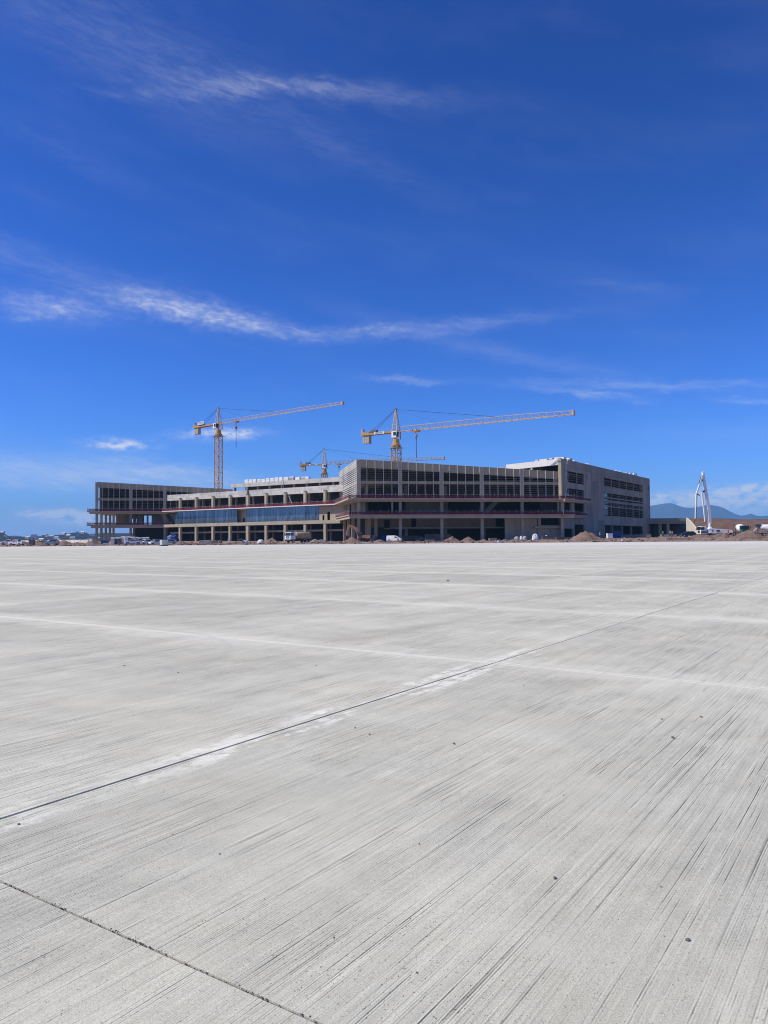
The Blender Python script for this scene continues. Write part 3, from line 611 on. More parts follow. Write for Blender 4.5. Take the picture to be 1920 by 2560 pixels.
inner_wall(FM, 5.5, FM.s_of(1105, 1310, 10.5), 10.5, 5.5, B1 - .3, 'interior', [(FM.s_of(960, 1310, 10.5), FM.s_of(975, 1310, 10.5), 5.5, 8.0), (FM.s_of(1028, 1310, 10.5), FM.s_of(1040, 1310, 10.5), 5.5, 8.6)])
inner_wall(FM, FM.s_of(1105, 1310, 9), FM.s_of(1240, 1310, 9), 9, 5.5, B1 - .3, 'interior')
inner_wall(FM, FM.s_of(1262, 1310, 3), FM.s_of(1345, 1310, 3), 3, .6, B1 - .3, 'concrete', [(FM.s_of(1350, 1310, 3) - 1, FM.s_of(1400, 1310, 3), 5.6, 8.2)])
inner_wall(FM, FM.s_of(1345, 1310, 2.5), FM.s_of(1402, 1310, 2.5), 2.5, .6, B1 - .3, 'concrete', [(FM.s_of(1352, 1310, 2.5), FM.s_of(1400, 1310, 2.5), 5.9, 8.3), (FM.s_of(1373, 1310, 2.5), FM.s_of(1401, 1310, 2.5), .6, 4.7)])
part('mezzanine_slab', 'concrete', MB().fbox(FM, FM.s_of(1340), SM, 1.2, 2.45, 4.9, 5.5))
inner_wall(FM, FM.s_of(1386), SM + .3, .4, B2, zrM(SM) - .3, 'precast', [(FM.s_of(1386) + .3, SM - .9, B2, 18.7)])
# a raking stair behind the first floor
st_ = MB().hexa([FM.w(FM.s_of(1212), 5, B1), FM.w(FM.s_of(1228), 5, B1), FM.w(FM.s_of(1228), 7, B1), FM.w(FM.s_of(1212), 7, B1), FM.w(FM.s_of(1246), 5, B2 - .5), FM.w(FM.s_of(1262), 5, B2 - .5), FM.w(FM.s_of(1262), 7, B2 - .5), FM.w(FM.s_of(1246), 7, B2 - .5)])
part('stair_flight', 'interior', st_)
# the roof deck, with a few openings still uncovered
ss = [.3 + (SM - .3) * i / 24 for i in range(25)]; dd = [.32, 3, 6, 8, 12, 16, 20, DM]
mb = MB(); holes = {(3, 1), (3, 3), (4, 3), (6, 4), (7, 4), (8, 3)}
for i in range(24):
    for j in range(len(dd) - 1):
        if (i, j) in holes: continue
        mb.fbox(FM, ss[i] + (.0015 if i else 0), ss[i + 1] - .0015, dd[j] + .0015, dd[j + 1] - .0015, zrM(ss[i]) - .75, zrM(ss[i]) - .4, zrM(ss[i + 1]) - .75, zrM(ss[i + 1]) - .4)
part('roof_deck', 'concrete', mb)
part('roof_deck', 'concrete', MB().fbox(FM, .3, 12, DM + .01, dflank, z_l - .75, z_l - .4))
inner_wall(FM, 11, 11.3, DM, B2, z_l - .8); part('inner_wall', 'blockwork', MB().fbox(FM, 9, 9.3, 1.2, dflank, B2, z_l - .8) if False else MB().fbox(FM, 10, 10.3, DM + .1, dflank, .6, z_l - .8))
part('floor_slab', 'interior', MB().fbox(FM, .4, 9.9, DM + .02, dflank, MIDF - .35, MIDF - .05))

# --- right block: a deep wall running back, an open top storey towards the left
holes = []
def ph(pxl, pyt, pxr, pyb):
    a, zt = FR.hit(pxl, pyt); _, zb = FR.hit(pxl, pyb); b, _ = FR.hit(pxr, pyt); holes.append((a, b, zb, zt)); return holes[-1]
hA = [ph(1418, 1177, 1460, 1205), ph(1418, 1220, 1460, 1246), ph(1411, 1256, 1428, 1287), ph(1436, 1256, 1461, 1287), ph(1411, 1321, 1433, 1342), ph(1437, 1311, 1461, 1342)]
hB = [ph(1510.5, 1194.3, 1606, 1214.5), ph(1511, 1231.5, 1607, 1289), ph(1512, 1312.5, 1607, 1342)]
hC = [ph(1466, 1186, 1468.5, 1199), ph(1619, 1214, 1622.5, 1226)]
ss = [0, RLEN] + [q for h in holes for q in h[:2]]; zs = [.8, RTOP] + [q for h in holes for q in h[2:]]
part('outer_wall', 'dark_conc', MB().fwall(FR, ss, zs, lambda s, z: not any(h[0] < s < h[1] and h[2] < z < h[3] for h in holes), 0, .6))
part('inner_wall', 'blockwork', MB().fbox(FR, 4.2, RLEN - .5, 9, 9.3, .8, RTOP - .91))
sj = [0, 5.2, 10.2] + [hA[0][1] + 1.2 + i * 6.2 for i in range(12)]; zj = [.8, 4.4, 8.0, 11.6, 15.0, 18.4, 21.8, 24.6, RTOP]
for s0, s1 in zip(sj, sj[1:]):
    for z0, z1 in zip(zj, zj[1:]):
        if s1 > RLEN or any(h[0] < s1 and h[1] > s0 and h[2] < z1 and h[3] > z0 for h in holes): continue
        part('wall_panel', 'dark_conc', MB().fbox(FR, s0 + .05, s1 - .05, -.09 - random.uniform(0, .06), -.004, z0 + .05, z1 - .05))
sA, sB = hA[0], hB[0]
part('end_wall', 'dark_conc', MB().fbox(FR, RLEN - .61, RLEN - .003, .603, 30, .8, RTOP - .003))
plate('roof_deck', [FR.w(.6, .61, 0), FR.w(RLEN - .7, .61, 0), FR.w(RLEN - .7, 29, 0), FR.w(12, 29, 0)], RTOP - .9, RTOP - .5)
for zz in (B1, B2, MIDF, 23.2):
    part('floor_slab', 'interior', MB().fbox(FR, 4.0, RLEN - .7, .62, 8.9, zz - .35, zz - .02))
for h in hB[:2] + hA[:2]:
    zt = h[3]; n = max(2, int((h[3] - h[2]) / .62))
    for i in range(1, n): part('louvre', 'dark_conc', MB().fbox(FR, h[0] + .02, h[1] - .02, .14, .40, h[2] + (h[3] - h[2]) * i / n, h[2] + (h[3] - h[2]) * i / n + (.09 if i % 5 else .42)))
    m = max(2, int((h[1] - h[0]) / 1.9))
    for i in range(1, m): part('mullion', 'steel_dark' if i % 5 else 'dark_conc', MB().fbox(FR, h[0] + (h[1] - h[0]) * i / m - (.06 if i % 5 else .35), h[0] + (h[1] - h[0]) * i / m + (.06 if i % 5 else .35), .41, .60, h[2], h[3]))
h = hB[1]
for i in range(4):
    zz = h[2] + (h[3] - h[2]) * (i + .12) / 4; part('glass_pane', 'pane', MB().fbox(FR, h[0] + .3, h[0] + 4.6, .38, .42, zz, zz + (h[3] - h[2]) * .2))
part('panel_band', 'dark_conc', MB().fbox(FR, hB[1][0] + .02, hB[1][1] - .02, .05, .5, hB[1][2] + 4.9, hB[1][2] + 5.9))
for i in range(1, 4): part('column', 'dark_conc', MB().fbox(FR, hB[2][0] + (hB[2][1] - hB[2][0]) * i / 4 - .4, hB[2][0] + (hB[2][1] - hB[2][0]) * i / 4 + .4, 1.0, 1.8, .8, hB[2][3]))
# its balconies carry on round the corner
for zz, o in ((B2, 2.6), (B1, 1.8)):
    s1 = FR.s_of(1478 if zz == B2 else 1470, 1250 if zz == B2 else 1290, -o)
    plate('floor_slab', [FR.w(-4.5, -o, 0), FR.w(s1, -o, 0), FR.w(s1, -.01, 0), FR.w(.5, -.01, 0)], zz - .40, zz - .004); railing(FR, -3.5, s1, -o + .05, zz)
    part('edge_beam', 'concrete', MB().fbox(FR, -3, s1 - .5, -o + .5, -.02, zz - .9, zz - .403))
# top storey beam on its left face
part('roof_beam', 'white_conc', MB().fbox(FRL, 0, RLL - .3, 0, .5, RTOP - 1.95, RTOP - .004))
cw = MB().lathe([(0, .42), (1, .42)], (0, 0, 0), (0, 0, 1), 14).mesh('round_column', M['white_conc'])
for px in (1404, 1332, 1290):
    o = inst('round_column', cw, T, FRL.w(FRL.s_of(px - 3, 1172) - .4, .6, z_r - 4), 0); o.scale = (1, 1, RTOP - 1.95 - z_r + 4)
part('roof_deck', 'concrete', MB().fbox(FRL, 0, RLL - 6.5, .52, 12, RTOP - .48, RTOP - .25))
part('inner_wall', 'blockwork', MB().fbox(FRL, 0, RLL - 7, 9, 9.3, z_r - 8, RTOP - .62))
part('corner_pier', 'precast', MB().fbox(FR, -.9, -.004, -.15, .9, B2, RTOP - .003))
for h in hB[:2]:
    part('window_head', 'concrete', MB().fbox(FR, h[0] - .3, h[1] + .3, -.28, -.11, h[3], h[3] + .25)); part('window_sill', 'concrete', MB().fbox(FR, h[0] - .3, h[1] + .3, -.32, -.11, h[2] - .25, h[2]))

# --- middle wing: pale parapet on big columns, glazed first floor
zpb, zpt = 18.5, 20.9
colpx = [451, 491.2, 533.1, 575.8, 619.9, 665.9, 713.6, 763.5, 813.4]
sW = [FWG.s_of(px, 1290, 1.2) for px in colpx]
rows = [(zpb, zpb + .85), (zpb + .86, zpb + 1.65), (zpb + 1.66, zpt)]
n = 24
for ri, (za, zb) in enumerate(rows):
    off = (0, .45, .2)[ri]
    edges = [1.5] + [1.5 + (WLEN - 1.5) * (i + off) / n for i in range(1, n)] + [WLEN + 1.5]
    for a, b in zip(edges, edges[1:]): part('parapet_panel', 'parapet', MB().fbox(FWG, a + .012, b - .012, 1.75 + random.uniform(-.02, .02), 2.1, za, zb))
part('parapet_core', 'concrete', MB().fbox(FWG, 1.6, WLEN + 1.4, 2.11, 2.4, zpb + .02, zpt - .03))
part('roof_deck', 'concrete', MB().fbox(FWG, 1.6, WLEN + 2, 2.42, 26, zpb + .7, zpb + 1.1))
cb = MB().box(-.5, .5, -.5, .5, 0, 1).mesh('column', M['concrete'])
for i, s in enumerate(sW):
    k = 1.35 if i == 4 else 1.0
    for z0, z1 in ((.6, B1m - 1.15), (B2, zpb + .55)):
        o = inst('column', cb, T, FWG.w(s, 1.2, z0), FWG.a); o.scale = (k, 1, z1 - z0)
    part('column_cap', 'steel_dark', MB().fbox(FWG, s - .42 * k, s + .42 * k, .75, 1.72, zpb + .553, zpb + .75))
for i, s in enumerate(sW[:-1]):
    o = inst('column', cm, T, FWG.w((s + sW[i + 1]) / 2, 10, .6), FWG.a); o.scale = (.9, .9, B1m - 1.7)
    o = inst('column', cm, T, FWG.w((s + sW[i + 1]) / 2, 9, B2), FWG.a); o.scale = (.8, .8, zpb + .7 - B2)
part('floor_slab', 'white_conc', MB().fbox(FWG, 0, WLEN - .3, .0, 16, B2 - .34, B2))
part('soffit_beam', 'concrete', MB().fbox(FWG, 1, WLEN - .5, 2.3, 16, B2 - .75, B2 - .343))
part('floor_slab', 'concrete', MB().fbox(FWG, -1, WLEN - .3, .55, 16, B1m - 1.15, B1m))
part('mezzanine_slab', 'concrete', MB().fbox(FWG, 1, WLEN - 1, 3.5, 16, 4.75, 5.35))
railing(FWG, .2, WLEN - .5, .06, B2)
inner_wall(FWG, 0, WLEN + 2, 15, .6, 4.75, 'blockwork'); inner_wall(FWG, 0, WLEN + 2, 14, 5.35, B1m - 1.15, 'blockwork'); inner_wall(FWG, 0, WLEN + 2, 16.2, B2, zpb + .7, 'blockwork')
# glazing, pane by pane
pw = 1.62
def glaze(px0, px1):
    a, b = FWG.s_of(px0, 1290, 2.0), FWG.s_of(px1, 1290, 2.0); k = max(1, round((b - a) / pw)); st = (b - a) / k
    for i in range(k):
        tilt = random.uniform(-.012, .012)
        part('glass_pane', 'pane', MB().hexa([FWG.w(a + st * i + .02, 2.0, B1m), FWG.w(a + st * (i + 1) - .02, 2.0 + tilt, B1m), FWG.w(a + st * (i + 1) - .02, 2.06 + tilt, B1m), FWG.w(a + st * i + .02, 2.06, B1m), FWG.w(a + st * i + .02, 2.0 + tilt, B2 - .345), FWG.w(a + st * (i + 1) - .02, 2.0, B2 - .345), FWG.w(a + st * (i + 1) - .02, 2.06, B2 - .345), FWG.w(a + st * i + .02, 2.06 + tilt, B2 - .345)]))
        part('glazing_bar', 'steel_dark', MB().fbox(FWG, a + st * i - .035, a + st * i + .0, 1.97, 2.1, B1m, B2 - .345))
    part('glazing_rail', 'galv', MB().fbox(FWG, a, b, 1.9, 1.99, B1m + .003, B1m + .12))
glaze(438, 593); glaze(616, 797)
a, b = FWG.s_of(798, 1290, 2.0), WLEN + 2
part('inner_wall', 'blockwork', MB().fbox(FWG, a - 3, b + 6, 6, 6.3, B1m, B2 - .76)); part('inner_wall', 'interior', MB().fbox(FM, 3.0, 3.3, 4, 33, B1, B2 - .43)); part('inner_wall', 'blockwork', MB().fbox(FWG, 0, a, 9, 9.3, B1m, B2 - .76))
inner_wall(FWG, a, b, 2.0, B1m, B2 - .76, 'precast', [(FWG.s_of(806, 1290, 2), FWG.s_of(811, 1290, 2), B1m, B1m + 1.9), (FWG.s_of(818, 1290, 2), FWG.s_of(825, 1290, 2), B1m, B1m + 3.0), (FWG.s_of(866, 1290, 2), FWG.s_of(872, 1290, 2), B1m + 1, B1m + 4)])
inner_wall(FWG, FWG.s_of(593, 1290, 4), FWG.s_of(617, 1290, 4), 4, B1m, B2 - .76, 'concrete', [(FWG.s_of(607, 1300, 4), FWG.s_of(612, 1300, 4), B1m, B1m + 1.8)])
part('prop', 'galv', MB().beam(FWG.w(FWG.s_of(718, 1245), .8, zpb - .6), FWG.w(FWG.s_of(730, 1260), .5, B2 + .1), .22))
part('vent_pole', 'concrete', MB().fbox(FWG, FWG.s_of(617.5, 1225, 1.5), FWG.s_of(619.5, 1225, 1.5), 1.2, 1.6, zpt - 2.0, zpt + 1.3))
# --- roof of the hall behind the middle wing
FU = Frame(tuple(FWG.w(0, 27, 0).to_2d()), FWG.a)
ua, za = FU.hit(577, 1210.5); ub, zb = FU.hit(856, 1192); _, zc = FU.hit(577, 1219.5)
part('hall_roof_beam', 'parapet', MB().fbox(FU, ua, ub, 0, .8, za - 1.55, za, zb - 1.75, zb))
part('hall_roof', 'concrete', MB().fbox(FU, ua, ub, .81, 30, za - .9, za - .5, zb - .9, zb - .5))
part('inner_wall', 'blockwork', MB().fbox(FU, ua + 2, ub, 7, 7.3, 15, za - .92, 15, zb - .92))
for i in range(9): part('column', 'concrete', MB().fbox(FU, ua + 1 + i * (ub - ua) / 9, ua + 1.7 + i * (ub - ua) / 9, 1, 1.7, 16, za - .92))
for px in (706, 712, 770, 800): part('scaffold_frame', 'galv', MB().beam(FU.w(FU.s_of(px, 1205), -.6, 17), FU.w(FU.s_of(px, 1205), -.6, zb + .3), .12))

# --- left block: same louvred facade, raised on open floors
zl1, sl1 = FL.hit(240, 1204.5)[1], FL.hit(556, 1222)
zrL = lambda s: zl1 + (sl1[1] - zl1) * s / sl1[0]
pL = [0.3] + [FL.s_of(px) for px in (327, 412, 497, 580)]
facade(FL, pL, zrL, pL[-1], 2.35, B2)
DL = 44
part('floor_slab', 'concrete', MB().fbox(FL, -3.0, pL[2] + 4, -3.0, DL, B2 - .40, B2)); part('edge_beam', 'concrete', MB().fbox(FL, -2.2, pL[2] + 2, -2.2, -1.4, B2 - 1.1, B2 - .403))
part('floor_slab', 'concrete', MB().fbox(FL, -3.2, pL[2] + 4, -3.0, DL, B1m - .35, B1m)); part('edge_beam', 'concrete', MB().fbox(FL, -1.6, pL[2] + 2, -2.4, -1.6, B1m - 1.35, B1m - .353))
part('floor_slab', 'interior', MB().fbox(FL, .4, pL[-1], .35, DL, MIDF - .35, MIDF - .05))
part('roof_deck', 'concrete', MB().fbox(FL, .2, pL[-1], .32, DL, zl1 - .8, zl1 - .45, zrL(pL[-1]) - .8, zrL(pL[-1]) - .45))
railing(FL, -2.9, pL[2] + 3, -2.95, B2); railing(FL, -3.0, pL[2] + 3, -2.95, B1m)
inner_wall(FL, .4, pL[-1], 22, B2, MIDF - .35, 'blockwork'); part('inner_wall', 'blockwork', MB().fbox(FL, .4, pL[-1], 22, 22.3, MIDF - .05, zl1 - .81, MIDF - .05, zrL(pL[-1]) - .81))
part('flank_wall', 'concrete', MB().fbox(FL, .9, 1.2, 2.6, DL, B2, MIDF - .36)); part('flank_wall', 'concrete', MB().fbox(FL, .9, 1.2, 2.6, DL, MIDF - .04, zl1 - .9))
for d in (11, 22, 33, 43):
    for sx_ in (0.3, pL[1], pL[2]):
        if d in (33, 43) and sx_ > 1: continue
        column(FL.w(sx_, d, 0), .8, B1m - .35); column(FL.w(sx_, d, 0), B1m, B2 - .4)
for s in pL[:3]: column(FL.w(s, .2, 0), .8, B1m - .35, sx=1.05); column(FL.w(s, .2, 0), B1m, B2 - .4, sx=1.05)
column(FL.w(pL[1] + 6, 7, 0), B1m, B2 - .4, sx=.8)
inner_wall(FL, pL[1] - 1, pL[-1], 20, .8, B1m - .35, 'blockwork')
q0, q1 = FL.s_of(345, 1300, 9), FL.s_of(452, 1300, 9)
inner_wall(FL, q0, q1, 9, B1m, B2 - .4, 'concrete', [(FL.s_of(356, 1300, 9), FL.s_of(379, 1300, 9), B1m, B2 - 1.2)])
inner_wall(FL, FL.s_of(290, 1300, 30), q0, 30, B1m, B2 - .4, 'concrete', [(FL.s_of(330, 1300, 30), FL.s_of(335, 1300, 30), B1m + 1.4, B1m + 3.4), (FL.s_of(340, 1300, 30), FL.s_of(345, 1300, 30), B1m + 1.4, B1m + 3.4)])
for k_, (pa, pb) in enumerate(((402, 414), (424, 438))):
    a, b = FL.s_of(pa, 1290, 4), FL.s_of(pb, 1290, 4)
    part('stair_flight', 'white_conc', MB().hexa([FL.w(b, 3 + k_, B1m + .3), FL.w(b + 2, 3 + k_, B1m + .3), FL.w(b + 2, 5 + k_, B1m + .3), FL.w(b, 5 + k_, B1m + .3), FL.w(a, 3 + k_, B2 - .8), FL.w(a + 2, 3 + k_, B2 - .8), FL.w(a + 2, 5 + k_, B2 - .8), FL.w(a, 5 + k_, B2 - .8)]))  # white material puts the sunlight on these flights into their colour

# ------------------------------------------------------------------ tower cranes
def at_z(px, py, z):
    d = ray(px, py); return CAM + d * ((z - EYE) / d.z)
def lattice_mast(w, z0, z1, step, ch, br):
    mb = MB(); h = w / 2; c = [(-h, -h), (h, -h), (h, h), (-h, h)]
    for x, y in c: mb.beam((x, y, z0), (x, y, z1), ch)
    n = max(1, round((z1 - z0) / step)); st = (z1 - z0) / n
    for i in range(n):
        a, b = z0 + st * i, z0 + st * (i + 1)
        for k in range(4):
            p, q = c[k], c[(k + 1) % 4]
            if i % 2: p, q = q, p
            mb.beam((*p, a), (*q, b), br); mb.beam((*p, b), (*q, b), br)
    return mb
def lettering(text, size, mat, parent, loc, rot, ext=.01):
    cu = bpy.data.curves.new('lettering', 'FONT'); cu.body = text; cu.size = size; cu.align_x = 'CENTER'; cu.align_y = 'CENTER'; cu.extrude = ext; cu.offset = .012 * size
    tmp = bpy.data.objects.new('lettering', cu); col.objects.link(tmp); dg = bpy.context.evaluated_depsgraph_get(); me = bpy.data.meshes.new_from_object(tmp.evaluated_get(dg)); bpy.data.objects.remove(tmp); me.materials.clear(); me.materials.append(M[mat]); o = bpy.data.objects.new('lettering', me); col.objects.link(o); o.parent = parent
    o.location = Vector(loc) - (OFFS[parent.name]); o.rotation_euler = rot; return o
def crane(label, root, tip, back, head_z, w, mast_bottom, pend, trolley, rope_px, paint, jibpaint, jib_h, board, cab_side, text_len):
    zj = root.z; dx, dy = tip.x - root.x, tip.y - root.y; ang = math.atan2(dy, dx); JL = math.hypot(dx, dy)
    BL = abs((back.x - root.x) * math.cos(ang) + (back.y - root.y) * math.sin(ang))
    t = thing('tower_crane', label, 'crane', (root.x, root.y, mast_bottom), ang, 'tower cranes over the terminal')
    H = zj - mast_bottom; B = lambda n, m, mb, p=t, **k: mb.build(n, M[m], p, **k)
    B('mast', paint, lattice_mast(w, 0, H - 5.2, w * .95, w * .105, w * .055))
    B('base', 'ballast', MB().box(-w * 1.2, w * 1.2, -w * 1.2, w * 1.2, -.6, .5))
    sl = B('slewing_ring', paint, MB().lathe([(0, w * .55), (.25, w * .66), (.7, w * .66), (.9, w * .5), (2.6, w * .46)], (0, 0, H - 5.2), (0, 0, 1), 12))
    B('platform', 'galv', MB().box(-w * .85, w * .85, -w * .85, w * .85, H - 5.75, H - 5.65), sl)
    B('turntable', paint, lattice_mast(w * .9, H - 2.6, H + .3, 2.9, w * .12, w * .07))
    hz = head_z - zj
    mb = MB(); h = w * .42
    for x, y in ((-h, -h), (h, -h), (h, h), (-h, h)): mb.beam((x, y, H), (x * .12, y * .12, H + hz), w * .09)
    for k in range(1, 6):
        f = 1 - k / 6.2 * .88; c = [(-h * f, -h * f), (h * f, -h * f), (h * f, h * f), (-h * f, h * f)]
        for q in range(4): mb.beam((*c[q], H + hz * k / 6.2), (*c[(q + 1) % 4], H + hz * k / 6.2), w * .05)
    hd = B('tower_head', jibpaint, mb); B('sheave', 'steel_dark', MB().tube((0, -.18, H + hz), (0, .18, H + hz), .42, n=12), hd)
    cy = cab_side * w * .95
    cb = B('cab', 'board', MB().hexa([(w * .05, cy - .8, H - 2.35), (w * .05 + 1.9, cy - .8, H - 2.35), (w * .05 + 1.9, cy + .8, H - 2.35), (w * .05, cy + .8, H - 2.35), (w * .05, cy - .8, H - .15), (w * .05 + 2.2, cy - .8, H - .15), (w * .05 + 2.2, cy + .8, H - .15), (w * .05, cy + .8, H - .15)]), bevel=.08)
    x1 = w * .05
    B('cab_window', 'glass', MB().hexa([(x1 + 1.93, cy - .7, H - 2.1), (x1 + 1.96, cy - .7, H - 2.1), (x1 + 1.96, cy + .7, H - 2.1), (x1 + 1.93, cy + .7, H - 2.1), (x1 + 2.2, cy - .7, H - .35), (x1 + 2.24, cy - .7, H - .35), (x1 + 2.24, cy + .7, H - .35), (x1 + 2.2, cy + .7, H - .35)]), cb)
    for yy in (cy - .83, cy + .81): B('cab_window', 'glass', MB().box(x1 + .75, x1 + 1.9, yy, yy + .02, H - 1.7, H - .4), cb)
    # jib: two bottom chords and a top chord laced together
    mb = MB(); n = max(8, round(JL / 2.6)); st = (JL - w * .4) / n; hw = jib_h * .42
    X = lambda i: w * .4 + st * i
    hgt = lambda i: jib_h * (1 if i < n * .7 else 1 - .35 * (i - n * .7) / (n * .3))
    for s in (-1, 1): mb.beam((X(0), s * hw, H), (JL, s * hw, H), jib_h * .10)
    for i in range(n):
        a, b = (X(i) + st * .5, 0, H + hgt(i)), (X(i + 1) + st * .5, 0, H + hgt(i + 1)) if i < n - 1 else (X(i + 1), 0, H + hgt(n))
        mb.beam(a, b, jib_h * .085)
        for s in (-1, 1):
            mb.beam((X(i), s * hw, H), a, jib_h * .05); mb.beam(a, (X(i + 1), s * hw, H), jib_h * .05)
        mb.beam((X(i), -hw, H), (X(i), hw, H), jib_h * .045); mb.beam((X(i), -hw, H), (X(i + 1), hw, H), jib_h * .04)
    jb = B('jib', jibpaint, mb); B('jib_nose', jibpaint, MB().box(JL - .1, JL + .5, -hw, hw, H - .35, H + jib_h * .7), jb)
    # counter jib
    mb = MB()
    for s in (-1, 1): mb.box(-BL, -w * .3, s * w * .42 - .16, s * w * .42 + .16, H - .28, H + .3)
    for i in range(8): xx = -BL + (BL - w) * i / 7; mb.box(xx - .12, xx + .12, -w * .41, w * .41, H - .1, H + .1)
    cj = B('counter_jib', paint, mb); B('walkway', 'galv', MB().box(-BL + .3, -w * .5, -w * .28, w * .28, H + .302, H + .36), cj)
    for s in (-1, 1):
        mb = MB(); mb.box(-BL, -w, s * w * .5 - .02, s * w * .5 + .02, H + 1.25, H + 1.3)
        for i in range(7): xx = -BL + (BL - w) * i / 6; mb.box(xx - .025, xx + .025, s * w * .5 - .025, s * w * .5 + .025, H + .3, H + 1.25)
        B('handrail', 'galv', mb, cj)
    for i in range(3): B('counterweight', 'ballast', MB().box(-BL + .9 + i * .95, -BL + 1.75 + i * .95, -w * .34, w * .34, H - 3.3, H + .9), bevel=.05)
    B('winch', 'grey', MB().box(-BL + 3.9, -BL + 6.6, -w * .3, w * .3, H + .37, H + 1.5)); B('switch_cabinet', 'galv', MB().box(-BL + .1, -BL + .85, -w * .3, w * .3, H + .37, H + 2.1))
    if board:
        bx_ = -BL * board[2]; hb = board[1]
        sg = B('sign_board', 'board', MB().box(bx_ - text_len / 2, bx_ + text_len / 2, -w * .5 - .32, -w * .5 - .26, H + board[3] - hb / 2, H + board[3] + hb / 2))
        lettering(board[0], hb * 1.02, board[4], sg, (bx_, -w * .5 - .335, H + board[3]), (R(90), 0, 0))
    # ties
    B('front_tie', 'rope', MB().beam((.2, 0, H + hz), (pend, 0, H + jib_h), .11)); B('front_tie', 'rope', MB().beam((.2, 0, H + hz - .3), (pend * .45, 0, H + jib_h), .045))
    for s in (-1, 1): B('rear_tie', 'rope', MB().beam((-.2, s * .2, H + hz), (-BL * .72, s * w * .42, H + .3), .10))
    tr = B('trolley', paint, MB().box(trolley - 1.2, trolley + 1.2, -hw - .25, hw + .25, H - .62, H - .15)); B('trolley_wheel', 'steel_dark', MB().tube((trolley - .9, -hw - .3, H - .1), (trolley - .9, hw + .3, H - .1), .22), tr); B('trolley_wheel', 'steel_dark', MB().tube((trolley + .9, -hw - .3, H - .1), (trolley + .9, hw + .3, H - .1), .22), tr)
    hb_z, end_z = rope_px
    for s in (-1, 1): B('hoist_rope', 'rope', MB().beam((trolley + s * .35, 0, H - .6), (trolley + s * .25, 0, hb_z - mast_bottom), .05))
    hk = B('hook_block', 'red' if board and board[0] == 'TERNA' else paint, MB().lathe([(0, .25), (.25, .55), (.9, .55), (1.15, .25)], (trolley, -.0, hb_z - mast_bottom - 1.1), (0, 0, 1), 10)); B('hook', 'steel_dark', MB().tube((trolley, 0, hb_z - mast_bottom - 1.9), (trolley, 0, hb_z - mast_bottom - 1.1), .14), hk)
    B('load_chain', 'rope', MB().beam((trolley, 0, end_z - mast_bottom), (trolley, 0, hb_z - mast_bottom - 1.9), .16))
    return t
def along(root, tip, p): d = (tip - root).to_2d(); return (p - root).to_2d().dot(d) / d.length
rt = at(546, 1060, 347); tp = at_z(856, 1010, rt.z); bk = at_z(474, 1068, rt.z); tl = at_z(591, 1053, rt.z); yy = tl.y
crane('orange tower crane with tall mast behind the left block, white sign on counter jib', rt, tp, bk, at(546, 1021, 347).z, 2.55, 1.0, along(rt, tp, at_z(690, 1037, rt.z)), along(rt, tp, tl), (at(592, 1066, yy).z, at(592, 1119, yy).z), 'orange', 'orange_pale', 1.35, ('TERNA', 1.35, .62, 1.35, 'lettering_blue'), -1, 4.6)
rt = at(990, 1080, 272); tp = at_z(1432, 1036, rt.z); bk = at_z(897, 1087, rt.z); tl = at_z(1045, 1076, rt.z); yy = tl.y
crane('orange tower crane behind the main block with white cab and longest jib', rt, tp, bk, at(988.5, 1024, 272).z, 2.5, 1.0, along(rt, tp, at_z(1229, 1052, rt.z)), along(rt, tp, tl), (at(1045, 1087, yy).z, at(1045, 1146, yy).z), 'orange', 'orange_pale', 1.75, ('LIEBHERR', .75, .42, .02, 'lettering'), -1, 4.4)
rt = at(811, 1161, 430); tp = at_z(1109, 1148, rt.z); bk = at_z(741, 1162, rt.z); tl = at_z(850, 1160, rt.z); yy = tl.y
crane('smallest, farthest orange tower crane, low behind the hall roof', rt, tp, bk, at(809.5, 1123, 430).z, 2.5, 1.0, along(rt, tp, at_z(985, 1150, rt.z)), along(rt, tp, tl), (at(850, 1166, yy).z, at(850, 1196, yy).z), 'orange', 'orange_pale', 2.0, ('LIEBHERR', .8, .42, .02, 'lettering'), -1, 4.8)

# ------------------------------------------------------------------ vehicles (x forward, y left, z up)
def wheel(parent, x, y, r, wd, side):
    ty = MB().lathe([(0, r * .72), (.02, r * .95), (wd * .2, r), (wd * .8, r), (wd - .02, r * .95), (wd, r * .72)], (x, y - wd / 2, r), (0, 1, 0), 18).build('wheel', M['tyre'], parent)
    yy = y + side * (wd / 2 - .03)
    MB().lathe([(0, r * .62), (.05, r * .62), (.052, r * .3)], (x, yy, r), (0, side, 0), 14).build('rim', M['galv'], ty); return ty
def hull(sections, parent, name, mat, bevel=.05):
    """a body lofted along x through rectangles (x, z bottom, z top, half width bottom, half width top)"""
    vs, fs = [], []
    for x, zb, zt, wb, wt_ in sections: vs += [(x, -wb, zb), (x, wb, zb), (x, wt_, zt), (x, -wt_, zt)]
    for i in range(len(sections) - 1):
        for k in range(4): fs.append((i * 4 + k, i * 4 + (k + 1) % 4, i * 4 + 4 + (k + 1) % 4, i * 4 + 4 + k))
    fs += [(3, 2, 1, 0), tuple(4 * (len(sections) - 1) + k for k in range(4))]
    return MB().add(vs, fs).build(name, M[mat], parent, bevel=bevel)
def quad_panel(pts, th, name, mat, parent):
    a, b, c = (Vector(p) for p in pts[:3]); n = (b - a).cross(c - a).normalized() * th
    return MB().hexa([Vector(p) for p in pts] + [Vector(p) + n for p in pts]).build(name, M[mat], parent)
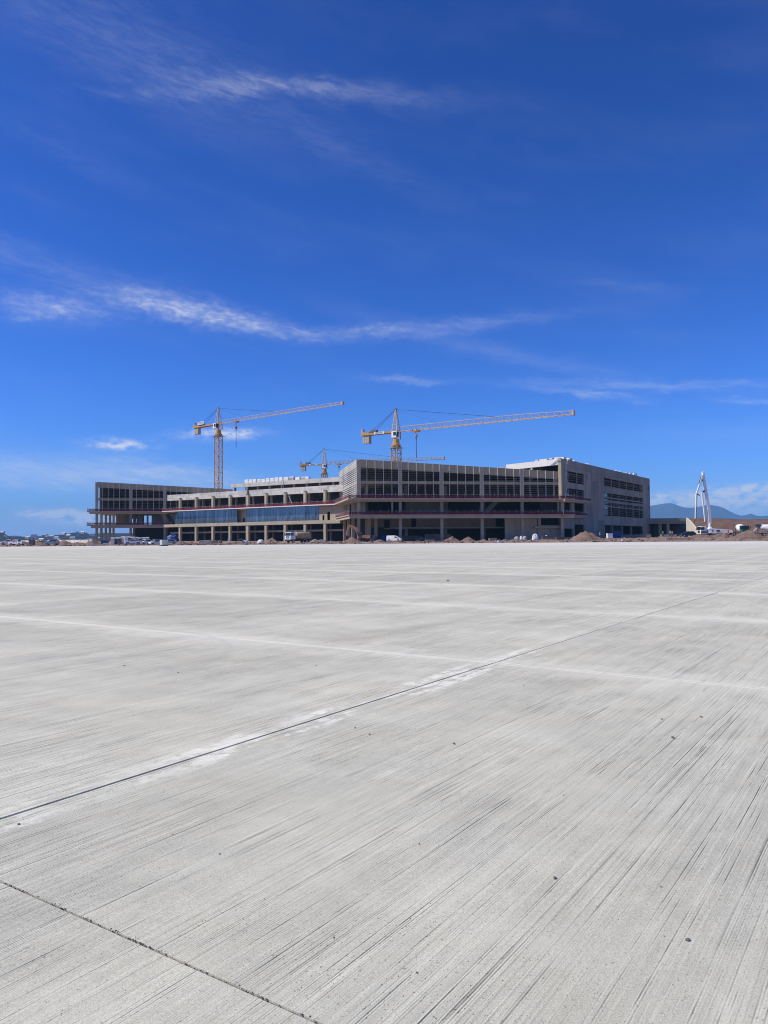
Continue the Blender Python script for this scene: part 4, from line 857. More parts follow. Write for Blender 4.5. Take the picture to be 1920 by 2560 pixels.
def car(name, label, cat, loc, rot, kind, paint, group=None):
    t = thing(name, label, cat, loc, rot, group); r = .37
    if kind == 'pickup':
        hull([(2.62, .5, .85, .78, .72), (2.5, .36, 1.02, .9, .84), (1.2, .34, 1.12, .92, .9), (-2.55, .4, 1.12, .92, .9)], t, 'body', paint)
        top = hull([(1.25, 1.10, 1.13, .86, .84), (.45, 1.10, 1.76, .86, .68), (-.75, 1.10, 1.80, .86, .70), (-1.0, 1.10, 1.14, .86, .82)], t, 'cabin', paint)
        MB().box(-2.5, -1.05, -.78, .78, 1.121, 1.2).build('load_bed', M['plastic'], t)
        win = [((1.16, .5), (-.72, .5))]; xs = [1.6, -1.55]; wz = (1.18, 1.66); fx, rx = (1.17, .52), (-.98, -.80)
    elif kind == 'van':
        hull([(2.2, .45, .8, .74, .70), (2.1, .33, .98, .86, .80), (1.25, .30, 1.14, .88, .86), (-2.2, .33, 1.14, .88, .87)], t, 'body', paint)
        hull([(1.45, 1.12, 1.16, .82, .80), (.55, 1.12, 1.74, .86, .74), (-.2, 1.12, 1.84, .87, .76), (-2.1, 1.12, 1.82, .87, .77), (-2.2, 1.12, 1.3, .87, .84)], t, 'cabin', paint)
        xs = [1.4, -1.35]; fx, rx = (1.32, .62), (-2.21, -2.13); wz = (1.18, 1.64); r = .33
    elif kind == 'suv':
        hull([(2.25, .5, .85, .76, .72), (2.15, .36, 1.02, .90, .84), (1.15, .34, 1.12, .92, .90), (-2.2, .38, 1.12, .92, .90), (-2.3, .5, 1.0, .84, .82)], t, 'body', paint)
        hull([(1.2, 1.10, 1.14, .86, .84), (.4, 1.10, 1.72, .86, .70), (-1.5, 1.10, 1.74, .87, .70), (-2.2, 1.10, 1.16, .86, .82)], t, 'cabin', paint)
        xs = [1.4, -1.4]; fx, rx = (1.12, .46), (-2.15, -1.6); wz = (1.17, 1.62)
    else:
        hull([(2.15, .42, .66, .70, .66), (2.05, .28, .82, .84, .78), (1.0, .26, .94, .86, .84), (-1.9, .30, .96, .86, .82), (-2.05, .45, .85, .80, .76)], t, 'body', paint)
        hull([(1.05, .92, .96, .80, .78), (.25, .92, 1.42, .80, .62), (-1.0, .92, 1.46, .81, .62), (-1.95, .92, .98, .80, .76)], t, 'cabin', paint)
        xs = [1.3, -1.3]; fx, rx = (.98, .32), (-1.9, -1.1); wz = (.98, 1.38); r = .31
    w0, w1 = (.80, .68) if kind != 'van' else (.82, .76)
    quad_panel([(fx[0] + .03, -w0 + .06, wz[0]), (fx[0] + .03, w0 - .06, wz[0]), (fx[1] + .03, w1 - .04, wz[1]), (fx[1] + .03, -w1 + .04, wz[1])], .03, 'windscreen', 'glass', t)
    quad_panel([(rx[0] - .03, w0 - .1, wz[0] + .02), (rx[0] - .03, -w0 + .1, wz[0] + .02), (rx[1] - .03, -w1 + .1, wz[1]), (rx[1] - .03, w1 - .1, wz[1])], .03, 'rear_window', 'glass', t)
    span = [(fx[0] - .25, fx[1] - .12, .0, .0)] if False else None
    gaps = {'pickup': [(1.0, .42, .08, .08), (.0, .0, -.78, -.72)], 'van': [(1.15, .50, .30, .30)], 'suv': [(.95, .36, -.35, -.35), (-.43, -.43, -1.75, -1.45)], 'car': [(.8, .2, -.4, -.4), (-.48, -.48, -1.6, -1.05)]}[kind]
    ow = {'pickup': (.872, .70), 'van': (.868, .775), 'suv': (.872, .72), 'car': (.812, .645)}[kind]
    for g in gaps:
        for s in (-1, 1):
            a = [(g[0], s * ow[0], wz[0] + .02), (g[2], s * ow[0], wz[0] + .02), (g[3], s * ow[1], wz[1] - .02), (g[1], s * ow[1], wz[1] - .02)]
            quad_panel(a if s > 0 else a[::-1], .02, 'side_window', 'glass', t)
    y = .80 if kind != 'car' else .74
    for x in xs:
        for s in (-1, 1):
            MB().lathe([(0, r * 1.16), (.04, r * 1.16)], (x, s * (y + .11) - .02, r), (0, 1, 0), 16).build('wheel_arch', M['plastic'], t); wheel(t, x, s * y + s * .03, r, .24, s)
    fxn = {'pickup': 2.53, 'van': 2.12, 'suv': 2.17, 'car': 2.07}[kind]; zl = .88 if kind != 'car' else .68
    for s in (-1, 1):
        MB().box(fxn - .12, fxn + .05, s * .66 - .14, s * .66 + .14, zl - .12, zl + .08).build('headlight', M['lamp'], t)
        MB().box(-2.62 if kind == 'pickup' else -2.28 if kind != 'car' else -2.06, -2.2 if kind != 'car' else -1.95, s * .78 - .06, s * .78 + .08, zl - .05, zl + .22).build('tail_light', M['tail'], t)
        MB().box(fx[0] - .35, fx[0] - .18, s * 1.0 - .1, s * 1.0 + .1, wz[0], wz[0] + .18).build('wing_mirror', M['plastic'], t)
    MB().box(fxn - .06, fxn + .07, -.45, .45, zl - .3, zl - .02).build('grille', M['plastic'], t); MB().box(fxn - .15, fxn + .1, -.84, .84, .34, .52).build('bumper', M['grey'], t)
    return t
def truck_cab(t, paint, x0, x1, w, z0, z1, nose=.12):
    """cab over engine; x1 is the front"""
    cb = hull([(x0, z0, z1, w, w * .96), (x1 - .25, z0, z1, w, w * .95), (x1, z0, z0 + (z1 - z0) * .5, w * .98, w * .97), ], t, 'cab', paint, .08)
    zc = z0 + (z1 - z0) * .5
    quad_panel([(x1 + .015, -w * .88, zc + .03), (x1 + .015, w * .88, zc + .03), (x1 - .215, w * .86, z1 - .14), (x1 - .215, -w * .86, z1 - .14)], .03, 'windscreen', 'glass', cb)
    for s in (-1, 1):
        a = [(x1 - .22, s * (w * .985 + .01), zc + .05), (x0 + .75, s * (w * .985 + .01), zc + .05), (x0 + .75, s * (w * .97 + .01), z1 - .25), (x1 - .32, s * (w * .97 + .01), z1 - .25)]
        quad_panel(a if s > 0 else a[::-1], .02, 'side_window', 'glass', cb); MB().box(x1 - .1, x1 + .05, s * (w + .18) - .12, s * (w + .18) + .12, zc + .1, zc + .75).build('wing_mirror', M['plastic'], cb)
        MB().box(x1 - .05, x1 + .04, s * w * .74 - .22, s * w * .74 + .22, z0 - .12, z0 + .1).build('headlight', M['lamp'], cb)
    MB().box(x1 - .02, x1 + .03, -w * .55, w * .55, z0 + .3, zc - .12).build('grille', M['plastic'], cb)
    MB().box(x1 - .2, x1 + .1, -w, w, z0 - .45, z0 - .002).build('bumper', M['plastic' if paint != 'green' else 'green'], cb)
    return cb
def spot(px, Y, dz=0.0):
    q = at(px, 1350, Y); return (q.x, q.y, ground(q.x, q.y) + lump(q.x, q.y) + dz)

# tank truck, seen from its front left corner
def tank_truck():
    p = spot(748, 226); t = thing('tank_truck', 'white cab truck carrying a tan cylindrical tank, parked before the glazed middle wing', 'truck', p, R(228))
    cb = truck_cab(t, 'white', 2.4, 4.4, 1.24, 1.0, 3.15)
    MB().box(-4.4, 3.6, -.45, .45, .75, 1.0).build('chassis', M['plastic'], t)
    MB().lathe([(0, .3), (.12, .95), (.3, 1.12), (5.4, 1.12), (5.58, .95), (5.7, .3)], (-3.9, 0, 2.15), (1, 0, 0), 24).build('tank', M['tan'], t, smooth=True)
    for x in (-3.2, -.9, 1.3): MB().lathe([(0, 1.15), (.12, 1.15)], (x, 0, 2.15), (1, 0, 0), 24).build('tank_band', M['tan'], t)
    MB().lathe([(0, .3), (.3, .3)], (-1, 0, 3.2), (0, 0, 1), 12).build('hatch', M['galv'], t); MB().box(-3.6, 1.6, -.35, .35, 3.24, 3.3).build('walkway', M['galv'], t)
    for x in (3.3, -1.9, -3.2):
        for s in (-1, 1): wheel(t, x, s * 1.02, .5, .32, s)
    for s in (-1, 1): MB().box(-.9, 1.7, s * 1.0 - .12, s * 1.0 + .12, .6, 1.05).build('side_tank', M['plastic'], t)
    lettering('MAN', .32, 'board', bpy.data.objects[cb.name], (4.44, 0, 1.62), (R(90), 0, R(90)))
tank_truck()
GC = 'white vehicles parked by the pallets'
car('pickup_truck', 'white double cab pickup seen side on before the wrapped pallets', 'pickup truck', spot(333, 236), R(195), 'pickup', 'white', GC)
car('van', 'white sport utility vehicle facing the camera just right of the side on pickup', 'car', spot(363, 240), R(243), 'suv', 'white', GC)
car('van', 'white sport utility vehicle facing the camera, parked left of the caged tank', 'car', spot(387, 241), R(236), 'suv', 'white', GC)
car('car', 'grey car half hidden behind the cream caged tank', 'car', spot(424, 250), R(190), 'suv', 'silver')
car('van', 'small white panel van parked alone beside earth heaps before the main block', 'van', spot(986, 226), R(-18), 'van', 'white')
car('pickup_truck', 'white pickup with dark cab windows at the far left edge of the site', 'pickup truck', spot(22, 262), R(190), 'pickup', 'white')
car('pickup_truck', 'white pickup standing before the cream wall, second from the left edge', 'pickup truck', spot(42, 258), R(170), 'pickup', 'white')
car('car', 'silver estate car parked before the long cream wall', 'car', spot(130, 255), R(185), 'suv', 'silver')
car('car', 'dark grey car parked left of the silver estate car by the wall', 'car', spot(106, 262), R(180), 'car', 'silver')
car('car', 'nearly black car parked in front of the concrete pump truck', 'car', spot(1720, 238), R(178), 'suv', 'darkcar')

# concrete pump with its boom raised
def pump_truck():
    p = spot(1786, 246, .15); t = thing('concrete_pump_truck', 'white concrete pump truck with its folded boom raised high on the right', 'truck', p, R(186))
    cb = truck_cab(t, 'white', 3.2, 5.2, 1.24, 1.05, 3.45); MB().box(3.0, 5.1, -1.27, 1.27, 1.3, 1.9).build('cab_skirt', M['grey'], cb)
    MB().box(-5.6, 4.6, -.5, .5, .75, 1.05).build('chassis', M['plastic'], t)
    b = hull([(2.7, 1.25, 2.35, 1.22, 1.15), (2.2, 1.2, 2.75, 1.25, 1.15), (-2.0, 1.25, 2.35, 1.25, 1.15), (-5.7, 1.35, 2.0, 1.2, 1.1)], t, 'body', 'white')
    MB().box(-1.2, -.1, 1.22, 1.27, 1.75, 2.2).build('control_panel', M['plastic'], b); MB().lathe([(0, .32), (.03, .32)], (1.2, 1.235, 1.95), (0, 1, 0), 14).build('emblem', M['grey'], b)
    for z in (2.75, 2.5): MB().beam((2.2, .9, z), (-5.4, .9, z - .5), .12).build('delivery_pipe', M['white'], t)
    for s in (-1, 1):
        for z in (.7, 1.05): MB().box(-2.3, 1.4, s * 1.22 - .03, s * 1.22 + .03, z, z + .14).build('side_guard', M['galv'], t)
    for x in (4.1, 2.6, -2.9, -4.2):
        for s in (-1, 1): wheel(t, x, s * 1.02, .5, .34, s)
    # boom points measured in the photograph at the truck's own distance
    Y = p[1]; loc = lambda px, py: Matrix.Rotation(-R(186), 4, 'Z') @ (at(px, py, Y) - Vector(p))
    tb = loc(1774, 1312)
    MB().lathe([(0, .75), (.5, .75), (.7, .5), (2.0, .42)], (tb.x, tb.y, 2.5), (0, 0, 1), 14).build('turret', M['white'], t)
    def section(a, c, w0, w1, mat='white', name='boom_section'):
        a, c = Vector(a), Vector(c); d = (c - a).normalized(); sd_ = Vector((0, 1, 0)); n_ = d.cross(sd_).normalized(); h0, h1, q = w0 / 2, w1 / 2, .22
        return MB().hexa([a - n_ * h0 - sd_ * q, a + n_ * h0 - sd_ * q, a + n_ * h0 + sd_ * q, a - n_ * h0 + sd_ * q, c - n_ * h1 - sd_ * q, c + n_ * h1 - sd_ * q, c + n_ * h1 + sd_ * q, c - n_ * h1 + sd_ * q]).build(name, M[mat], t, bevel=.04)
    kn = loc(1773, 1279); tp = loc(1757, 1183); e2 = loc(1738, 1238); e3 = loc(1736, 1297); i1, i2 = loc(1757, 1231), loc(1765, 1304)
    off = Vector((0, .5, 0))
    s1 = section(Vector((tb.x - .1, tb.y, 4.2)), kn, .95, 1.05); s2 = section(kn, tp, 1.05, .75); section(tp + off, e2 + off, .55, .36); section(e2 + off, e3 + off, .26, .18); MB().tube(tp.lerp(e2, .12) + off + Vector((.5, 0, 0)), tp.lerp(e2, .5) + off + Vector((.35, 0, 0)), .09).build('hydraulic_ram', M['steel_dark'], t); MB().tube(kn.lerp(tp, .05) + Vector((.75, 0, 0)), kn + Vector((.6, 0, -4.5)), .12).build('hydraulic_ram', M['galv'], t); MB().tube(e2 + off + Vector((-.35, .1, 0)), e3 + off + Vector((-.3, .1, 0)), .07).build('delivery_pipe', M['grey'], t)
    section(i1 - off, i2 - off, .42, .34); section(tp + Vector((.3, 0, .2)), tp + Vector((-.6, 0, -.5)), .8, .7, 'white', 'boom_joint'); section(e2 + off + Vector((0, 0, .5)), e2 + off + Vector((-1.2, 0, -.1)), .4, .2, 'steel_dark', 'boom_joint')
    section(loc(1765, 1226), loc(1757, 1230), .7, .4, 'steel_dark', 'boom_joint'); section(loc(1757, 1199), loc(1749, 1206), .5, .3, 'steel_dark', 'boom_joint')
    MB().tube(tp + Vector((-.55, -.3, 0)), kn + Vector((-.62, -.3, 0)), .11).build('delivery_pipe', M['grey'], t)
    MB().tube(e3 + off, loc(1734, 1310) + off, .10).build('end_hose', M['plastic'], t)
    for k in range(4): MB().tube(tp.lerp(kn, .2 + .2 * k) + Vector((-.7, -.3, 0)), tp.lerp(kn, .2 + .2 * k) + Vector((0, -.3, 0)), .06).build('pipe_bracket', M['steel_dark'], t)
    for s in (-1, 1): MB().beam((2.2, s * 1.3, 1.5), (.3, s * 1.5, 1.3), .3, .35).build('outrigger', M['white'], t)
    MB().taper(-6.6, -5.5, -.9, .9, .9, 1.7, -.25, -.2, -.2).build('hopper', M['galv'], t)
pump_truck()
def mixer(label, p, rot, paint, drum_paint, stripes):
    t = thing('concrete_mixer_truck', label, 'truck', p, rot, 'concrete mixer trucks on the right')
    truck_cab(t, paint, 2.9, 4.8, 1.24, 1.05, 3.2); MB().box(-4.6, 4.3, -.45, .45, .8, 1.05).build('chassis', M['plastic'], t)
    ax = Vector((-1, 0, .19)).normalized(); o = Vector((2.4, 0, 2.0))
    dr = MB().lathe([(0, .55), (.25, 1.0), (1.4, 1.22), (2.9, 1.22), (4.6, .86), (5.6, .58)], o, ax, 24).build('drum', M[drum_paint], t, smooth=True)
    if stripes:
        for k, (a0, a1) in enumerate(((.6, 1.0), (1.2, 1.5), (1.7, 1.95))):
            vs, fs = [], []; n = 14; d2 = Vector((0, 1, 0)); d3 = ax.cross(d2)
            for i in range(n + 1):
                tt = .9 + 2.6 * i / n; rr = (lerp_tab(tt, [(0, .55), (.25, 1.0), (1.4, 1.22), (2.9, 1.22), (4.6, .86), (5.6, .58)])) + .015
                for aa in (a0 - .25 + .3 * i / n, a1 - .25 + .3 * i / n):
                    for e in (rr, rr - .05): vs.append(o + ax * tt + (d2 * math.cos(aa) + d3 * math.sin(aa)) * e)
            for i in range(n): b = i * 4; fs += [(b, b + 4, b + 6, b + 2), (b, b + 1, b + 5, b + 4), (b + 2, b + 6, b + 7, b + 3), (b + 1, b + 3, b + 7, b + 5)]
            MB().add(vs, fs).build('stripe', M['lettering_blue'], dr)
    MB().taper(-4.3, -3.2, -.55, .55, 2.9, 3.8, -.3, -.3, -.3).build('hopper', M['grey'], t)
    MB().beam((-3.9, 0, 2.7), (-5.0, .5, 1.5), .5, .2).build('chute', M['white'], t); MB().beam((-3.6, .45, 1.0), (-3.4, .45, 3.0), .18).build('drum_stand', M['grey'], t); MB().beam((-3.6, -.45, 1.0), (-3.4, -.45, 3.0), .18).build('drum_stand', M['grey'], t)
    MB().beam((-4.2, .6, .9), (-4.2, .6, 3.4), .08).build('ladder', M['galv'], t)
    for x in (3.9, 2.3, -2.1, -3.4):
        for s in (-1, 1): wheel(t, x, s * 1.02, .5, .34, s)
    return t
mixer('dark green cab mixer truck with white drum facing the camera behind an earth heap', spot(1852, 243, .3), R(262), 'green', 'white', False)
mixer('white drum mixer truck with dark blue stripes cut by the right edge', spot(1926, 243, .2), R(172) + math.pi, 'white', 'white', True)

# excavator
def excavator():
    p = spot(908, 232); t = thing('excavator', 'dusty orange tracked excavator with bent arm beside the main block corner', 'excavator', p, R(176))
    for s in (-1, 1):
        tr = MB().prism([(-1.9, .25), (-1.6, 0), (1.6, 0), (1.9, .25), (1.95, .5), (1.6, .85), (-1.6, .85), (-1.95, .5)], s * 1.2 - .3, s * 1.2 + .3).build('track', M['tyre'], t)
        for x in (-1.45, -.5, .5, 1.45): MB().tube((x, s * 1.2 - .32, .42), (x, s * 1.2 + .32, .42), .26, n=12).build('track_roller', M['steel_dark'], tr)
    MB().lathe([(0, .8), (.3, .8)], (0, 0, .85), (0, 0, 1), 16).build('slewing_ring', M['steel_dark'], t)
    hull([(1.2, 1.15, 1.7, 1.2, 1.15), (-.4, 1.15, 2.1, 1.25, 1.2), (-2.3, 1.2, 2.05, 1.25, 1.1)], t, 'house', 'excav'); hull([(-2.2, 1.1, 2.0, 1.2, 1.15), (-2.75, 1.2, 1.95, 1.1, 1.0)], t, 'counterweight', 'steel_dark')
    cb = hull([(1.35, 1.7, 2.9, .48, .42), (.1, 1.7, 3.0, .48, .42)], t, 'cab', 'plastic'); cb.location.y += .72
    for s in (-1, 1): MB().box(.2, 1.25, .72 + s * .5 - .02, .72 + s * .5 + .02, 1.95, 2.85).build('cab_window', M['glass'], cb)
    MB().box(1.36, 1.4, .35, 1.1, 1.9, 2.85).build('windscreen', M['glass'], cb)
    def arm(a, c, w, h0, h1, name):
        a, c = Vector(a), Vector(c); d = (c - a).normalized(); n_ = d.cross(Vector((0, 1, 0))); q = Vector((0, w / 2, 0))
        return MB().hexa([a - n_ * h0 - q, a + n_ * h0 - q, a + n_ * h0 + q, a - n_ * h0 + q, c - n_ * h1 - q, c + n_ * h1 - q, c + n_ * h1 + q, c - n_ * h1 + q]).build(name, M['excav'], t, bevel=.03)
    arm((1.0, -.1, 1.7), (2.0, -.1, 4.0), .5, .3, .42, 'boom'); arm((1.9, -.1, 3.95), (4.4, -.1, 4.9), .48, .42, .26, 'boom'); arm((4.3, -.1, 5.1), (4.9, -.1, 2.0), .42, .3, .2, 'stick')
    MB().prism([(4.5, 2.0), (5.1, 2.0), (5.25, 1.3), (4.9, .8), (4.3, .75), (4.45, 1.2)], -.55, .35).build('bucket', M['steel_dark'], t)
    for a, c in (((1.4, -.5, 1.5), (2.4, -.5, 3.7)), ((1.4, .3, 1.5), (2.4, .3, 3.7)), ((2.3, -.1, 4.5), (4.35, -.1, 5.3)), ((4.75, -.1, 4.5), (5.1, -.1, 2.1))): MB().tube(a, c, .09).build('hydraulic_ram', M['galv'], t)
excavator()

# ------------------------------------------------------------------ heaps, pallets, barriers and people on the site
def heap(label, px, Y, rx, ry, h, mat='heap', cat='earth heap', seed=0, name='earth_heap', group='earth heaps', sharp=.92, rough=.30):
    q = spot(px, Y); vs, fs = [], []; n, m = 44, 14
    for j in range(m + 1):
        t = j / m
        for i in range(n):
            a = 6.28318 * i / n; wob = 1 + .30 * noise.noise((math.cos(a) * 1.4 + seed, math.sin(a) * 1.4, seed * 3.1)); r = 1 - t
            x, y = rx * r * wob * math.cos(a), ry * r * wob * math.sin(a)
            z = h * (t ** sharp) * (1 + rough * noise.noise((x * .9 + seed, y * .9, 1.0))) + (rough * .6 * noise.noise((x * 2.1, y * 2.1, seed)) + rough * .35 * noise.noise((x * 5, y * 5, seed))) * min(1, t * 3)
            vs.append((x, y, z - .12))
    for j in range(m):
        for i in range(n): fs.append((j * n + i, j * n + (i + 1) % n, (j + 1) * n + (i + 1) % n, (j + 1) * n + i))
    o = MB().add(vs, fs).build(name, M[mat], None, smooth=True, recentre=False); o.location = (q[0], q[1], q[2]); return tag(o, label, cat, group)
heap('tall brown earth heap with a pointed top before the right block', 1465, 205, 5.0, 4, 2.9, seed=1)
heap('broad brown earth heap at the right edge beside the mixer trucks', 1871, 205, 4.6, 4, 2.2, seed=2)
heap('brown earth heap right of the small white panel van, with a double top', 1130, 215, 2.6, 3, 1.55, seed=3); heap('right hand half of the double brown heap before the main block', 1170, 214, 2.7, 3, 1.5, seed=4)
heap('dark earth heap left of the tan tank truck', 678, 214, 3.0, 3, 1.7, seed=5); heap('brown earth heap in front of the excavator', 882, 212, 2.9, 3, 1.5, seed=6)
heap('low earth heap between the excavator and the white panel van', 948, 216, 2.4, 2, 1.0, seed=7); heap('low brown heap just right of the white panel van', 1016, 240, 2.1, 2, 1.3, seed=8)
heap('grey rubble heap inside the ground floor behind the double heap', 1055, 243, 2.6, 2, 1.7, 'rubble', 'rubble heap', 9, 'rubble_heap', 'rubble heaps'); heap('low brown heap beside the long pale block stack', 590, 222, 3.5, 2, .9, seed=10)
heap('small earth heap right of the double heap', 1208, 215, 1.5, 1.5, .75, seed=11); heap('long low bank of earth before the white bags', 1290, 212, 6, 1.6, .6, seed=12); heap('low pale earth bank before the right hand columns', 1370, 212, 6, 1.5, .55, seed=13)
heap('earth heap before the cream wall on the left', 60, 262, 3.6, 2.2, 1.4, seed=14); heap('dark earth heap right of the grey container on the left', 96, 262, 4.2, 2.4, 1.7, seed=15); heap('brown heap by the wall near the left block', 160, 262, 3.6, 2.2, 1.5, seed=16)
heap('reddish low heap by the wall right of the machine', 195, 262, 4.5, 2.0, .9, seed=17); heap('grey brown heap at the foot of the left block columns', 232, 262, 3.0, 2.2, 1.6, seed=18); heap('reddish earth bank right of the dark car', 1752, 215, 4.2, 2, 1.0, seed=19)
heap('reddish earth heap in front of the pump truck wheels', 1806, 216, 3.6, 2, 1.35, seed=20); heap('low earth heap by the pallets of blocks', 480, 232, 2.6, 2, 1.0, seed=21); heap('brown heap behind the caged tank', 452, 236, 2.2, 2, 1.3, seed=22)
heap('heap of pale rubble bags right of the tank truck', 786, 216, 1.7, 1.4, 1.0, 'rubble', 'rubble heap', 23, 'rubble_heap', 'rubble heaps', .7, .5); heap('heap of pale rubble nearer the excavator', 804, 217, 1.5, 1.2, 1.1, 'rubble', 'rubble heap', 24, 'rubble_heap', 'rubble heaps', .7, .5); heap('small grey rubble heap left of the excavator', 826, 216, 1.1, 1.0, .7, 'rubble', 'rubble heap', 25, 'rubble_heap', 'rubble heaps', .7, .5)

def pallet(label, p, rot, w, d, h, mat, group, cat='pallet', wrapped=True):
    t = thing('wrapped_pallet' if wrapped else 'block_pallet', label, cat, p, rot, group)
    for y in (-d / 2, -.06, d / 2 - .12): MB().box(-w / 2, w / 2, y, y + .12, 0, .11).build('pallet_runner', M['timber'], t)
    MB().box(-w / 2, w / 2, -d / 2, d / 2, .112, .16).build('pallet_deck', M['timber'], t)
    j = lambda: random.uniform(-.05, .05)
    MB().hexa([(-w / 2 + .02, -d / 2 + .02, .162), (w / 2 - .02, -d / 2 + .02, .162), (w / 2 - .02, d / 2 - .02, .162), (-w / 2 + .02, d / 2 - .02, .162), (-w / 2 + .06 + j(), -d / 2 + .06 + j(), h + j()), (w / 2 - .06 + j(), -d / 2 + .06 + j(), h + j()), (w / 2 - .06 + j(), d / 2 - .06 + j(), h + j()), (-w / 2 + .06 + j(), d / 2 - .06 + j(), h + j())]).build('load', M[mat], t, bevel=.08)
    if wrapped: MB().hexa([(-w / 2, -d / 2, h * .86), (w / 2, -d / 2, h * .86), (w / 2, d / 2, h * .86), (-w / 2, d / 2, h * .86), (-w / 2 + .08, -d / 2 + .08, h + .1 + j()), (w / 2 - .08, -d / 2 + .08, h + .1 + j()), (w / 2 - .08, d / 2 - .08, h + .1 + j()), (-w / 2 + .08, d / 2 - .08, h + .1 + j())]).build('plastic_cap', M['wrap'], t, bevel=.06)
    return t
ords = ['first', 'second', 'third', 'fourth', 'fifth', 'sixth', 'seventh', 'eighth', 'ninth', 'tenth', 'eleventh', 'twelfth', 'thirteenth', 'fourteenth']
for i, (px, h, m_) in enumerate([(282, 2.0, 'wrap'), (291, 1.95, 'brownbox'), (299, 2.0, 'brownbox'), (307, 2.25, 'wrap'), (316, 2.2, 'wrap'), (324, 2.3, 'brownbox'), (333, 2.15, 'brownbox'), (342, 2.1, 'greywrap'), (351, 2.05, 'brownbox'), (360, 2.0, 'brownbox'), (369, 2.0, 'brownbox')]):
    pallet('white topped wrapped pallet, %s from the left in the row behind the white pickup' % ords[i], spot(px, 248 + (i % 2)), R(8), 1.15, 1.1, h + .2, m_, 'wrapped pallets behind the parked vehicles')
for i in range(4): pallet('pale block pallet, %s from the left in the long stack between two columns' % ords[i], spot(502 + i * 8.4, 238), R(4), 1.1, 1.0, 1.25, 'ballast', 'pallets of pale blocks', wrapped=False)
for i, px in enumerate((532, 540, 551)): pallet('brown block pallet, %s of three right of the pale stack' % ords[i], spot(px, 236), R(-6), 1.0, 1.0, 1.05 + .1 * i, 'brownbox', 'pallets of brown blocks', wrapped=False)
# caged tank on the apron edge
def ibc():
    q = on_apron(409.5, 1365.0); k = q.y; q = at(409.5, 1364.8, 166); q.z = SLOPE * q.y
    t = thing('caged_tank', 'cream plastic tank in a square wire cage on the apron edge', 'tank', q, R(40))
    MB().box(-.72, .72, -.62, .62, 0, .16).build('pallet', M['plastic'], t); MB().box(-.68, .68, -.58, .58, .162, 1.32).build('tank', M['ibc'], t, bevel=.1)
    for i in range(6):
        z = .2 + .22 * i
        for s in (-1, 1): MB().box(-.72, .72, s * .63 - .012, s * .63 + .012, z, z + .025).build('cage_bar', M['galv'], t); MB().box(s * .73 - .012, s * .73 + .012, -.63, .63, z, z + .025).build('cage_bar', M['galv'], t)
    for i in range(6):
        x = -.72 + 1.44 * i / 5
        for s in (-1, 1): MB().box(x - .012, x + .012, s * .645 - .012, s * .645 + .012, .16, 1.34).build('cage_bar', M['galv'], t)
    MB().lathe([(0, .16), (.08, .16)], (0, 0, 1.32), (0, 0, 1), 12).build('lid', M['plastic'], t); MB().tube((0, -.72, .24), (0, -.58, .24), .06).build('valve', M['red'], t)
ibc()
# roof loads: wrapped bundles waiting on the hall roof and on the right block
for i, px in enumerate([609, 619, 629, 640, 651, 662, 673, 684, 695, 708, 722, 737, 752, 761]):
    s_, _ = FU.hit(px, 1205); f = (s_ - ua) / (ub - ua); p = FU.w(s_, 2.2, za + (zb - za) * f - .45)
    pallet('white wrapped bundle, %s from the left in the row on the hall roof' % ords[i], p, FU.a + random.uniform(-.08, .08), 2.15 + .5 * (i > 8) - .9 * (i == 13), 1.3, (1.95 if i < 11 else 1.65) + random.uniform(-.2, .15), 'wrap' if i not in (10, 12) else 'greywrap', 'wrapped bundles on the hall roof')
for i, px in enumerate((1336, 1347, 1358, 1371, 1384, 1396)):
    s_, _ = FRL.hit(px, 1146); pallet('white wrapped bundle, %s from the left above the white roof beam' % ords[i], FRL.w(s_, 1.8, RTOP - .25), FRL.a + random.uniform(-.2, .2), random.uniform(1.4, 2.2), 1.4, random.uniform(.6, 1.1), 'wrap' if i % 3 else 'greywrap', 'wrapped bundles on the right block')
for i, (px, h) in enumerate(((1409, 1.5), (1420, 1.3), (1434, 1.5), (1446, 1.5), (1478, 1.6), (1548, 1.1), (1556, 1.2), (1565, 1.3), (1574, 1.4), (1584, 1.7), (1594, 1.6), (1605, 1.2))):
    s_, _ = FR.hit(px, 1160); pallet('white bundle, %s from the left along the roof edge of the right wall' % ords[i], FR.w(s_, 1.6, RTOP - .5), FR.a + random.uniform(-.4, .4), random.uniform(1.4, 3.0), 1.6, h * random.uniform(.55, 1.05), 'wrap' if i % 3 != 2 else 'greywrap', 'bundles along the right roof edge')
# scaffold tower standing on the balcony by the corner
def scaffold():
    p = FR.w(1.3, -.9, B2); t = thing('scaffold_tower', 'pale steel stair scaffold standing on the balcony at the right block corner', 'scaffold', p, FR.a); H = RTOP - B2 - .6
    for x in (-.6, .6):
        for y in (-.45, .45): MB().beam((x, y, 0), (x, y, H), .07).build('upright', M['galv'], t)
    n = 6
    for i in range(n):
        z = H * (i + .4) / n; MB().box(-.6, .6, -.45, .45, z, z + .07).build('deck', M['timber'], t); MB().beam((-.6, -.47, z), (.6, -.47, z + H / n), .05).build('brace', M['galv'], t); MB().beam((-.62, -.47, z + 1.0), (.62, -.47, z + 1.0), .05).build('guard_rail', M['galv'], t)
scaffold()
